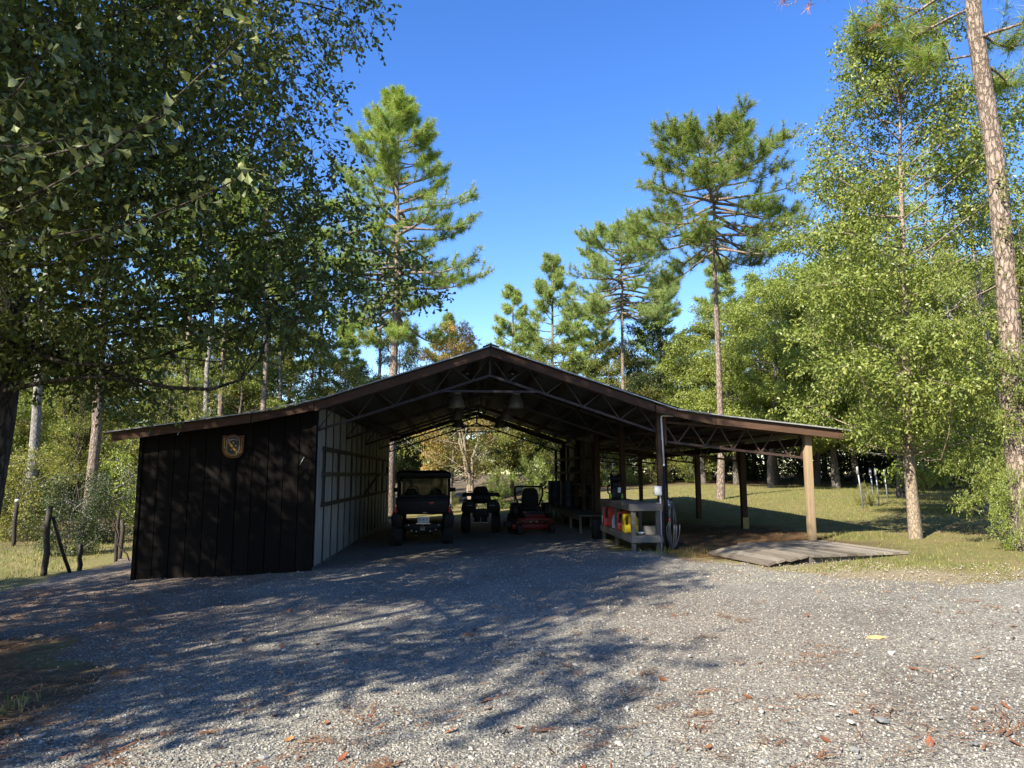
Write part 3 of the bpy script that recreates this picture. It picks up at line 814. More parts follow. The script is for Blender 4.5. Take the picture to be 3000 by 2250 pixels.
LPINE = [(-18.59,32.5,19.00,0),(-16.07,32.3,20.00,1),(-17.26,45.0,21.00,0),(-14.88,42.0,19.00,1),(-14.92,45.0,20.00,2),(-11.48,42.0,20.00,0),(-12.75,50.0,19.00,1),(-13.59,56.0,20.00,2),(-11.27,56.0,17.00,0),(-5.58,48.0,17.00,2),(-29.0,48.0,20.00,1),(-26.3,50.0,19.00,2),(-24.9,58.0,20.00,0),(-19.0,62.0,21.00,1)]
LLAB = ['tall pine trunk on the far left, the nearer of two, behind the fence post', 'sunlit tall pine trunk left of the shed corner, behind the short fence stub']
RK = rank(LPINE, (0, 1))
for i, (x, y, H, k) in enumerate(LPINE):
    plant(PP[2], 'pine_tree', LLAB[i] if i < 2 else 'bare pine trunk in the woods behind the boarded bay, %s from the left' % RK[i], 'pine', x, y, H, PH[2], i*1.3,
          None if i < 2 else 'pine trunks in the woods on the left', pine_bark if i % 3 else grey_bark, pine_green, 1.0 if i > 1 else 1.15)
FPINE = [(3.60,52.0,15.30,3),(6.39,50.0,16.90,4),(10.57,56.0,15.00,3),(10.42,46.0,17.0,1),(17.28,60.0,17.00,4),(23.09,62.0,20.00,3),(-1.7,56.0,14.50,4),(.7,60.0,12.50,3),(6.1,62.0,14.00,4),(10.4,64.0,16.00,3),(28.0,64.0,19.00,4),(-10.0,60.0,15.00,3)]
RK = rank(FPINE, (0, 1, 3))
for i, (x, y, H, k) in enumerate(FPINE):
    lab = {0: 'slender pale pine just right of the roof peak', 1: 'narrow cone-shaped pine right of the roof peak', 3: 'open-branched mid-distance pine left of the tall lawn pine'}.get(i) or 'distant pine in the woods behind the shed, %s from the left' % RK[i]
    plant(PP[k], 'pine_tree', lab, 'pine', x, y, H, PH[k], i*2.2, None if i in (0, 1, 3) else 'distant pines behind the shed', pine_bark, pine_far)

ro = hard_proto(251, 10.0, .12, .8, 3.2, lambda t: .75 + .4*math.sin(t*math.pi), 64, .95, 60000, (.07, .12), K=9, Ls=.36, flat=.36, trunks=2)
# ---- hardwoods
round_ = lambda t: .35 + .75*math.sin(min(1, t*.9 + .12)*math.pi)
HP = [hard_proto(200+k, 12.0, .17, 2.3, 3.7, round_, 50, 1.0, 50000, (.085, .145), K=8, Ls=.36, flat=.36) for k in range(4)]
RIGHT = [(15.24,52.0,10.50,0),(15.8,46.0,10.50,1),(17.2,44.0,11.60,2),(20.2,45.0,13.50,3),(21.8,43.0,14.20,0),(25.6,45.0,15.00,1),(27.4,43.5,13.50,2),(31.3,45.0,14.50,3),(33.5,44.0,15.00,0),(36.1,43.0,15.00,1),(38.9,42.0,15.50,2),(23.4,56.0,13.00,1),(29.8,57.0,15.00,2),(35.7,56.0,16.00,3),(42.3,56.0,16.00,0)]
RK = rank(RIGHT, ())
for i, (x, y, H, k) in enumerate(RIGHT):
    plant(HP[k], 'hardwood_tree', 'dense green hardwood at the wooded edge of the lawn, %s from the left' % RK[i], 'tree', x, y, H, 12, i*1.7, 'hardwoods along the back edge of the lawn', mid_bark, hard_green if i % 3 else bright_green, 1.05)
SP = [hard_proto(220+k, 3.2, .03, .15, 1.5, lambda t: .6 + .6*math.sin(t*math.pi), 30, .5, 12000, (.06, .11), K=7, Ls=.32, trunks=4, flat=.7) for k in range(3)]
for i, (x, y, H, k) in enumerate(((17.0, 38.5, 11.4, 1), (20.2, 37.5, 13.0, 2), (23.6, 37.0, 13.2, 3), (26.6, 36.0, 12.6, 0), (29.2, 34.5, 12.8, 1), (27.0, 30.0, 10.5, 2))):
    plant(HP[k], 'hardwood_tree', 'leafy hardwood in the front row right of the lawn, %s from the left' % ORD[i], 'tree', x, y, H, 12, i*2.6, 'front row of hardwoods right of the lawn', mid_bark, bright_green if i % 2 else hard_green, 1.08)
RSH = [(30.6,45.0,3.20,0),(32.7,44.0,3.60,1),(34.6,43.5,4.00,2),(35.4,41.0,4.00,0),(15.7,47.5,2.40,2),(12.6,47,3.0,1),(9.8,46,3.2,2),(7.2,45.5,3.0,0)]
RK = rank(RSH, ())
for i, (x, y, H, k) in enumerate(RSH):
    plant(SP[k], 'shrub', 'leafy green shrub at the back edge of the lawn, %s from the left' % RK[i], 'shrub', x, y, H, 3.2, i*2.0, 'shrubs along the back edge of the lawn', grey_bark, olive if i % 2 else hard_green, 1.1)
MIDB = [(-3.3,46.0,8.40,0),(-.7,47.0,8.29,1),(2.5,50.0,9.90,2),(4.9,50.0,9.24,3),(7.1,48.0,9.90,0),(9.9,50.0,9.90,1),(12.3,49.0,11.22,2),(-5.6,46.0,8.40,3),(-8.4,50.0,10.08,0)]
RK = rank(MIDB, ())
for i, (x, y, H, k) in enumerate(MIDB):
    plant(HP[k], 'hardwood_tree', 'low dark green tree seen past the back of the shed, %s from the left' % RK[i], 'tree', x, y, H, 12, i*1.1, 'low trees behind the shed', mid_bark, (dark_green, hard_green, olive)[i % 3], 1.1)
plant(HP[1], 'hardwood_tree', 'golden brown oak crown showing above the left roof slope by the peak', 'tree', -.6, 38.0, 9.9, 12, 1.0, None, grey_bark, gold, .8)
plant(HP[2], 'hardwood_tree', 'dark leafy crown between the tall pine and the golden oak', 'tree', -3.6, 45.0, 11.6, 12, 3.0, None, grey_bark, dark_green, .7)
LEFT = [(-25.6,40.0,11.20,0),(-26.2,46.0,12.60,1),(-22.1,42.0,9.80,2),(-22.0,48.0,11.90,3),(-18.0,44.0,10.50,0),(-18.5,52.0,13.30,1),(-15.3,50.0,12.60,2),(-14.6,56.0,14.00,3),(-11.7,54.0,13.30,0),(-32.4,60.0,15.60,1),(-26.1,62.0,15.60,2),(-20.0,64.0,15.60,3),(-36.8,56.0,16.80,2)]
RK = rank(LEFT, ())
for i, (x, y, H, k) in enumerate(LEFT):
    plant(HP[k], 'hardwood_tree', 'yellowish green understory tree in the left-hand woods, %s from the left' % RK[i], 'tree', x, y, H, 12, i*1.9, 'understory trees left of the shed', mid_bark, olive if i % 2 else hard_green, 1.15)
plant(SP[0], 'shrub', 'yellow-green sapling thicket beside the left wall of the shed', 'shrub', -13.6, 33.0, 4.6, 3.2, 0, None, grey_bark, bright_green, .8)
plant(SP[1], 'shrub', 'dark tangled shrub behind the braced fence post', 'shrub', -11.6, 22.5, 2.4, 3.2, 0, None, grey_bark, dark_green, .8)
LT = [(-13.2, 27.0, 2.6, dark_green, 'dark shrub in the field just left of the shed wall'), (-17.0, 29.0, 3.4, olive, 'olive shrub between the two tall pine trunks on the left'), (-19.8, 30.0, 3.0, dark_green, 'dark shrub at the foot of the leftmost tall pine'),
      (-12.4, 37.0, 4.6, bright_green, 'tall bright yellow-green thicket against the shed corner'), (-16.0, 37.5, 4.8, olive, 'tall olive thicket behind the two tall pines')]
for i, (x, y, H, m_, lab) in enumerate(LT): plant(SP[i % 3], 'shrub', lab, 'shrub', x, y, H, 3.2, i*1.3, None, grey_bark, m_, .95)
sap = hard_proto(260, 7.5, .045, 2.2, 1.3, round_, 26, .5, 7000, (.06, .10), K=7, Ls=.3, flat=.6, trunks=3, wob=.5)
for i, (x, y, H, lab) in enumerate(((-15.2, 30.5, 7.0, 'cluster of thin dark saplings right of the leftmost pine'), (-13.8, 31.5, 7.6, 'cluster of thin dark saplings beside the sunlit pine'), (-18.0, 34.0, 8.0, 'thin saplings between the two tall pine trunks'))):
    plant(sap, 'sapling', lab, 'sapling', x + (1.5 if i == 0 else 0), y + (6 if i == 0 else 2), H, 7.5, i*2.1, None, oak_bark, olive)
plant(sap, 'sapling', 'leafy sapling growing up against the thick pine trunk at the right edge', 'sapling', 10.0, 11.85, 6.2, 7.5, .7, None, mid_bark, hard_green, .75)
plant(ro, 'hardwood_tree', 'low leafy growth wrapped round the middle of the thick pine trunk', 'tree', 10.7, 12.7, 5.6, 10, 2.0, None, mid_bark, hard_green, .62)
# far woods closing the view, standing farther back all round
for i in range(34):
    a = R(-52 + i*3.3); d = 84 + 9*((i*7) % 5)
    x, y = d*math.sin(a), d*math.cos(a)
    plant(HP[i % 4], 'hardwood_tree', 'far tree in the solid wall of woods', 'tree', x, y, 15 + (i*5) % 4 if a > .3 else 10.5 + (i*5) % 3, 12, i, 'far woods', mid_bark, (hard_green, olive, dark_green)[i % 3], 1.25)

# multi-stemmed pale tree seen through the open shed
ms = hard_proto(240, 6.8, .085, 2.0, 3.0, lambda t: .5 + .6*math.sin(t*math.pi), 34, .8, 7000, (.07, .12), K=6, Ls=.4, trunks=5, wob=.35, flat=.8)
plant(ms, 'multi_stem_tree', 'pale multi-stemmed tree with sparse drooping branches seen through the open shed', 'tree', .5, 34.4, None, 1, 0, None, pale_bark, olive)
plant(SP[1], 'shrub', 'sunlit yellow-green shrub seen through the shed between the two small vehicles', 'shrub', 1.75, 35.4, 2.0, 3.2, .4, None, grey_bark, bright_green, .85)
plant(SP[2], 'shrub', 'sunlit shrub seen through the shed above the mower', 'shrub', 3.65, 35.8, 2.4, 3.2, 2.4, None, grey_bark, bright_green, .62)
plant(SP[0], 'shrub', 'small shrub seen through the shed beside the right rear wheel of the utility vehicle', 'shrub', -.75, 34.6, 1.25, 3.2, 1.4, None, grey_bark, olive, .8)

# slim oak on the lawn at the right
so = hard_proto(250, 11.6, .118, 2.05, 2.55, lambda t: (.72 + .5*math.sin(min(1, t*1.2)*math.pi))*(1.05 - .55*t), 84, .76, 82000, (.06, .10), K=9, Ls=.34, flat=.38, wob=.2)
plant(so, 'slim_oak', 'slim oak with a pale spotted trunk standing on the lawn right of the lean-to', 'tree', 9.63, 14.76, None, 1, .8, None, pale_bark, hard_green)
plant(ro, 'hardwood_tree', 'bushy bright green tree just behind the thick pine at the right edge', 'tree', 15.4, 19.4, 12.2, 10, .3, None, grey_bark, bright_green, 1.0)
plant(HP[1], 'hardwood_tree', 'bushy green tree behind the slim oak, branches reaching out over the lawn', 'tree', 21.5, 33.5, 11.5, 12, 2.3, None, grey_bark, hard_green, 1.1)
plant(ro, 'hardwood_tree', 'low-branched green tree between the slim oak and the thick pine', 'tree', 19.0, 25.5, 8.6, 10, 4.3, None, mid_bark, hard_green, .75)
plant(HP[3], 'hardwood_tree', 'full green tree right behind the crown of the slim oak', 'tree', 17.4, 27.5, 12.0, 12, 1.3, None, mid_bark, hard_green, .85)
plant(SP[2], 'shrub', 'feathery light green weed shrub at the foot of the thick pine', 'shrub', 9.75, 12.1, 1.4, 3.2, 1.1, None, grey_bark, bright_green, .55)

# ---- the big foreground oak: limbs reach from the trunk at the left edge towards the viewer
def big_oak():
    rng = np.random.default_rng(300)
    root = thing('oak_tree', 'big shady oak at the left edge, leafy branches hanging over the drive', 'tree', (-5.95, 9.2, G(-5.95, 9.2)))
    o = np.array(root.location)
    tb, lb = Buf(), Buf()
    line = np.array([(-6.06, 9.2, -.8), (-5.99, 9.2, .6), (-5.84, 9.2, 2.2), (-5.72, 9.15, 4.0), (-5.85, 9.0, 5.6), (-5.9, 8.8, 7.5), (-5.8, 8.6, 9.5), (-5.7, 8.5, 11.5)])
    tb.tube(line, [.34, .29, .26, .24, .2, .15, .1, .05], 12)
    PADS = [(-4.19,6.50,5.83,0.80),(-3.61,7.00,6.24,0.80),(-2.89,7.50,6.66,0.75),(-2.09,8.00,6.96,0.60),(-1.47,8.30,7.28,0.40),(-3.80,6.00,4.76,0.80),(-3.55,7.00,5.39,0.85),(-2.77,7.50,5.82,0.80),(-2.10,8.00,6.22,0.50),(-4.31,7.00,4.50,0.90),(-3.34,7.00,4.67,0.85),(-2.59,7.50,5.00,0.80),(-2.00,8.20,5.47,0.50),(-1.68,8.50,5.05,0.35),(-4.77,8.00,3.97,0.85),(-3.46,7.50,4.06,0.85),(-2.56,8.00,4.33,0.80),(-1.79,8.50,4.44,0.55),(-1.35,8.80,4.82,0.30),(-4.00,8.00,3.44,0.55),(-3.04,8.00,3.45,0.65),(-2.29,8.50,3.67,0.65),(-1.53,8.80,3.89,0.50),(-0.92,9.00,4.18,0.40),(-0.58,9.20,4.10,0.25),(-2.60,8.30,3.13,0.35),(-1.97,8.60,3.28,0.35),(-3.44,8.00,3.21,0.40),(-5.19,9.00,3.10,0.50),(-4.9,8.9,3.2,.5),(-4.3,8.8,3.0,.45),(-4.65,9.00,2.89,0.45),(-4.11,9.00,2.72,0.40),(-3.77,9.00,2.56,0.25),(-5.46,9.00,3.39,0.50)]
    for p in PADS:
        n = int(112*(p[3]/.6)**2)
        P, A = pad_sprays(rng, (*p[:3], p[3]*1.12, .72), n, .75, .3)
        spray_leaves(lb, rng, P, A, 9, .34, .06, .108, OBO, .4, tb, .003)
        st = at_h(line, np.clip(p[2] - .1 - .06*np.hypot(p[0]+5.9, p[1]-9), 2.6, 9))
        c = curve(st, p[:3], rng, .34, 9, -.15)
        tb.tube(c, np.linspace(.034, .006, 9), 5)
        for j in range(4):
            tb.tube(curve(c[5 + j % 3], np.array(p[:3]) + unit(rng.normal(size=3))*p[3], rng, .15, 4), [.010, .008, .005, .003], 3)
    # unseen rest of the crown, above and left, shaped to shade the drive
    for i in range(46):
        a = i*2.39996; t = (i + .5)/46; z = 5.2 + 7.0*t
        rr = (5.2 if t < .6 else 5.2 - 5*(t - .6))*math.sqrt(rng.uniform(.1, 1))
        c = np.array([-6.6 + rr*math.cos(a), 7.6 + rr*math.sin(a)*.9, z])
        if (c[0] > -4.8 and c[2] < 7.6) or c[1] < 5.2: continue
        if .745*(c[0]-.0) - .667*(c[1]-5.2) > -1.0: continue
        P, A = pad_sprays(rng, (*c, rng.uniform(1.0, 1.6), .6), 280, .7, .2)
        spray_leaves(lb, rng, P, A, 7, .4, .10, .16, DIA, .3)
        tb.tube(curve(at_h(line, np.clip(z - .4, 5, 11)), c, rng, .15, 5), np.linspace(.07, .015, 5), 5)
    tr = link('trunk', tb.mesh('trunk'), oak_bark, root); cr = link('crown', lb.mesh('crown', False), oak_green, root)
    tr.location = cr.location = tuple(-o); tag(cr, kind='stuff')
    # nearest sprigs, leaf by leaf
    T, f3, f4 = OBO
    LM = []
    for k in range(5):
        V = T.copy(); V[:, 2] += [0, .03, .03, .0, .0, -.08]; V[:, 2] += rng.normal(size=6)*.02
        V[3:5, 1] *= rng.uniform(.85, 1.2); V = np.vstack([V, [(.55, 0, -.02), (.93, .15, -.02), (.93, -.15, -.02)]])
        me = bpy.data.meshes.new('leaf'); me.from_pydata([tuple(v) for v in V], [], [(0,2,6),(0,6,1),(2,4,6),(6,3,1),(6,4,5),(6,5,3),(4,8,5),(3,5,7)]); me.update()
        LM.append(me)
    sprig = [((-3.3,4.3,3.2),(-2.2,3.6,3.27)),((-2.9,4.1,3.35),(-1.53,3.55,3.43)),((-2.6,4.2,3.2),(-1.1,3.4,3.82)),((-3.2,4.0,3.0),(-2.16,3.8,3.12)),
             ((-3.0,3.9,3.4),(-2.1,3.4,3.62)),((-2.4,4.4,3.0),(-1.25,4.15,3.42)),((-3.0,4.4,2.95),(-1.75,3.9,2.98)),((-2.9,4.0,3.5),(-1.8,3.5,3.32))]
    lim = MB(); near_m = leafmat('near_oak_leaf', [(.16, .20, .06), (.20, .235, .08), (.25, .26, .11), (.18, .21, .07)], .3, .45, .35)  # near leaves paler than the crown's, their sunlit look put into the colour
    nl = near_m.node_tree; src = nl.nodes.new('ShaderNodeObjectInfo')
    for n_ in nl.nodes:
        if n_.type == 'VALTORGB':
            nl.links.new(src.outputs['Random'], n_.inputs[0])
    for me in LM: me.materials.append(near_m)
    lim.tube([Vector(p) - Vector(o) for p in ((-5.9, 9.1, 4.2), (-5.0, 7.4, 4.3), (-4.0, 5.6, 3.9), (-3.2, 4.4, 3.3))], [.07, .05, .03, .014], 6)
    cnt = 0
    for si, (a, b) in enumerate(sprig):
        c = curve(np.array(a), np.array(b), rng, .12, 9)
        lim.tube([Vector(p - o) for p in c], list(np.linspace(.009, .003, 9)), 5)
        for j in range(37):
            if cnt >= 296: break
            t = rng.uniform(.12, 1.0); k = min(7, int(t*8)); p = c[k] + (c[k+1]-c[k])*(t*8-k)
            p = p + rng.normal(size=3)*.045
            ax = unit(c[-1]-c[0]); d = unit(ax*.4 + rng.normal(size=3)*.7 + np.array([0, 0, -.35]))
            nn = rng.normal(size=3)*.7 + np.array([-.3, -.3, .7]); nn = unit(nn - d*(nn@d)); bb = np.cross(nn, d)
            L = rng.uniform(.06, .095)
            m4 = Matrix((( d[0], bb[0], nn[0], 0), (d[1], bb[1], nn[1], 0), (d[2], bb[2], nn[2], 0), (0, 0, 0, 1)))
            ob = link('leaf', LM[cnt % 5], None, root)
            ob.matrix_local = Matrix.Translation(Vector(p - o)) @ m4 @ Matrix.Scale(L, 4)
            cnt += 1
    lim.build('branch', oak_bark, root)
big_oak()
# a second oak out of view on the left whose shade falls over the drive
sh = hard_proto(310, 12.5, .24, 4.0, 4.4, round_, 58, 1.3, 29000, (.14, .22), K=8, Ls=.5)
plant(sh, 'oak_tree', 'leafy oak beside the drive to the left of the camera, shading the gravel', 'tree', -9.6, 1.4, None, 1, 0, None, oak_bark, oak_green, .86)
plant(sh, 'oak_tree', 'leafy oak left of the drive beyond the fence line, shading the boarded wall', 'tree', -13.0, 7.5, None, 1, 2, None, oak_bark, oak_green)

# unseen woods round the viewer's back, the same trees, added to hold back skylight
for i in range(20):
    a = R(112 + i*7.4 + 3*math.sin(i*2.3)); d = 19 + 6*((i*3) % 4)
    if 195 < math.degrees(a) < 255: d += 16
    x, y = d*math.sin(a), d*math.cos(a)
    plant(HP[i % 4], 'hardwood_tree', 'unseen tree in the woods behind the camera, holding back skylight', 'tree', x, y, 10 + (i*5) % 4, 12, i*1.3, 'woods behind the camera', grey_bark, (hard_green, oak_green)[i % 2], 1.2)
# dense undergrowth at the foot of the woods
for i in range(40):
    x = -40 + i*2.15 + 1.2*math.sin(i*3.7)
    if -12 < x < 6: continue
    y = (54 if x > 0 else 46) + 2.5*math.sin(i*1.7)
    plant(SP[i % 3], 'shrub', 'shrub in the thick undergrowth of the %s woods' % ('right-hand' if x > 0 else 'left-hand'), 'shrub', x, y, 4.4 + (i*7 % 5)*.4, 3.2, i*1.1, 'undergrowth of the %s woods' % ('right-hand' if x > 0 else 'left-hand'), grey_bark, dark_green if x > 0 else (dark_green, hard_green, olive)[i % 3], 1.25)  # right-hand shrubs all dark-leaved: shade under the trees put into their colour
# ================================================================== VEHICLES
def wheel(parent, x, y, r, wd, rimmat, lugs=20):
    W = bpy.data.objects.new('wheel', None); COL.objects.link(W); W.parent = parent; W.location = (x, y, r)
    mb = MB(); h = wd/2
    mb.lathe([(r*.55, -h*.9), (r*.82, -h), (r*.95, -h*.8), (r*.985, 0), (r*.95, h*.8), (r*.82, h), (r*.55, h*.9), (r*.55, -h*.9)], n=28, axis='x', cap=False)
    for k in range(lugs):
        a = 2*math.pi*k/lugs
        for s in (-1, 1):
            aa = a + (s > 0)*math.pi/lugs
            mb.box((s*h*.45, r*.975*math.cos(aa), r*.975*math.sin(aa)), (h*.8, r*.09, r*.05), Matrix.Rotation(aa - math.pi/2, 3, 'X'))
    mb.build('tyre', rubber, W)
    mb = MB(); mb.lathe([(.02, -h*.5), (r*.3, -h*.55), (r*.5, -h*.7), (r*.57, -h*.85), (r*.57, h*.85), (r*.5, h*.7), (r*.3, h*.55), (.02, h*.5)], n=20, axis='x')
    mb.build('rim', rimmat, W)
    return W
dark_rim = plain('dark_rim', (.03, .03, .032), .4, .6, (.02, .02, .02), 8, .05)
window_vinyl = plain('clear_vinyl', (.35, .36, .28), .12)
b_ = window_vinyl.node_tree.nodes['Principled BSDF']; b_.inputs['Transmission Weight'].default_value = .93; b_.inputs['IOR'].default_value = 1.05
tint = window_vinyl

def utv():
    u = thing('utility_vehicle', 'black side-by-side utility vehicle with roof, parked tail out inside the shed', 'utility vehicle', (-1.02, 18.85, G(-1.02, 19)), R(2))
    for x in (-.66, .66):
        for y in (.38, 2.32): wheel(u, x, y, .33, .28, dark_rim)
    mb = MB(); mb.box((0, 1.35, .50), (1.0, 2.5, .18)); mb.box((0, .35, .42), (.5, .4, .25)); mb.build('chassis', black_plastic, u, .02)
    mb = MB()
    mb.box((0, .52, .86), (1.34, .95, .06)); mb.box((-.68, .52, 1.06), (.05, .95, .38)); mb.box((.68, .52, 1.06), (.05, .95, .38)); mb.box((0, .98, 1.06), (1.36, .05, .38))
    mb.build('cargo_bed', black_plastic, u, .012)
    tg = MB().box((0, .03, 1.05), (1.30, .045, .40)).box((0, .0, 1.21), (1.2, .03, .05)).box((0, .0, .91), (1.2, .03, .05)).build('tailgate', black_plastic, u, .012)
    mb = MB()
    for k, (x0, wd) in enumerate(((.17, .022), (.197, .022), (.224, .022), (.251, .022), (.278, .022))): mb.box((x0, .004, 1.135), (wd, .006, .026))
    for x0 in (.205, .232, .255): mb.box((x0, .004, 1.10), (.02, .006, .02))
    mb.build('red_lettering', red_light, tg)
    MB().box((.05, .0, .885), (.10, .02, .035)).build('latch', chrome, tg, .004)
    for s in (-1, 1):
        mb = MB(); mb.prism([(.55, .45), (.80, .55), (.82, .78), (.76, .9), (.60, .9), (.55, .7)], (0, .05, 0), (s, 0, 0), (0, 0, 1), (0, .75, 0)); mb.build('rear_fender', black_plastic, u, .015)
        mb = MB(); mb.prism([(.55, .40), (.80, .5), (.82, .80), (.70, .95), (.5, .95)], (0, 1.9, 0), (s, 0, 0), (0, 0, 1), (0, .85, 0)); mb.build('front_fender', black_plastic, u, .015)
        MB().box((s*.70, -.005, .98), (.05, .04, .22)).box((s*.70, -.022, .905), (.075, .015, .05)).build('taillight', red_light, u, .006)
        MB().box((s*.70, -.022, 1.055), (.035, .012, .045)).build('reverse_lamp', white_plastic, u, .004)
        mb = MB(); mb.tube([(s*.69, 1.0, .95), (s*.70, 1.02, 1.5), (s*.69, 1.05, 1.88), (s*.68, 1.9, 1.9), (s*.72, 2.45, 1.15)], .03, 10); mb.build('cage_tube', black_plastic, u)
        mb = MB(); mb.box((s*.74, 1.55, .75), (.05, .8, .55)); mb.build('door', black_plastic, u, .02)
        mb = MB(); mb.box((s*.35, 1.12, 1.12), (.52, .14, .42), Matrix.Rotation(R(-12), 3, 'X')); mb.lathe([(.02, -.06), (.17, -.05), (.19, 0), (.17, .05), (.02, .06)], (s*.33, 1.10, 1.31), 18, 'y'); mb.box((s*.35, 1.4, .9), (.52, .5, .14)); mb.build('seat', black_fabric, u, .02)
        mb = MB(); mb.box((s*.82, 2.15, 1.42), (.16, .05, .12)); mb.bar((s*.7, 2.15, 1.42), (s*.82, 2.15, 1.42), .02, .02); mb.build('mirror', black_plastic, u, .015)
    mb = MB()
    V = []
    for j, y in enumerate((.82, 1.0, 1.6, 2.15)):
        for i, x in enumerate((-.74, -.6, -.2, .2, .6, .74)):
            V.append((x, y, 1.92 + (.05 if abs(x) < .7 else 0) + .012*math.sin(i*2.1 + j) - (.06 if j == 0 else 0)))
    n = 6; Fq = [(j*n+i, j*n+i+1, (j+1)*n+i+1, (j+1)*n+i) for j in range(3) for i in range(5)]
    mb.add(V, Fq); mb.add([(x, y, z - .11) for x, y, z in V], [tuple(reversed(f)) for f in Fq])
    m_ = len(V)
    ring = [0,1,2,3,4,5,11,17,23,22,21,20,19,18,12,6]
    for a, b in zip(ring, ring[1:] + ring[:1]): mb.f.append((a, a+m_, b+m_, b)); mb.sm.append(False)
    mb.build('roof', black_plastic, u, .02)
    MB().bar((-.69, 1.02, 1.27), (.69, 1.02, 1.27), .04, .05).bar((-.69, 1.04, 1.80), (.69, 1.04, 1.80), .04, .10).build('rear_frame', black_plastic, u)
    MB().box((0, 1.01, 1.54), (1.36, .006, .50)).build('rear_window', tint, u)
    MB().box((0, 2.3, 1.5), (1.3, .008, .62), Matrix.Rotation(R(18), 3, 'X')).build('windshield', tint, u)
    MB().box((0, 2.35, .95), (1.3, .7, .35), taper=(.8, .7)).box((0, 2.0, 1.12), (1.3, .2, .14)).build('hood', black_plastic, u, .04)
    mb = MB()
    pts = [(-.33 + .17*math.cos(a), 1.85 + .04*math.sin(a), 1.38 + .15*math.sin(a)) for a in np.linspace(0, 2*math.pi, 20)]
    mb.tube(pts, .012, 6); mb.tube([(-.33, 1.85, 1.38), (-.33, 2.1, 1.2)], .02, 6); mb.bar((-.5, 1.85, 1.38), (-.16, 1.85, 1.38), .03, .015); mb.build('steering_wheel', black_plastic, u)
    pl = MB().box((.02, -.01, .70), (.30, .006, .15)).build('licence_plate', white_plastic, u, .004)
    mb = MB()
    for k in range(7): mb.box((-.09 + .036*k, -.0145, .70), (.010 if k % 3 else .02, .003, .055))
    mb.build('plate_characters', plain('plate_ink', (.03, .04, .06)), pl)
    MB().bar((-.16, -.02, .60), (.2, -.02, .60), .03, .025).build('step_bar', chrome, u)
    MB().box((0, .02, .47), (.12, .12, .09)).lathe([(.012, 0), (.012, .05), (.026, .07), (.02, .1)], (0, -.06, .47), 12).build('hitch', plain('hitch_metal', (.16, .16, .16), .4, .8), u)
    for x, z in ((-.36, .56), (-.28, .42), (-.16, .40), (.2, .41), (.34, .44), (.42, .56)):
        MB().lathe([(.012, 0), (.016, .01), (.004, .014)], (x, -.03, z), 8, 'y').build('bolt', chrome, u)
    MB().tube([(-.5, .1, .5), (-.35, .0, .42), (.35, .0, .42), (.5, .1, .5)], .022, 8).build('rear_bumper', black_plastic, u)
utv()

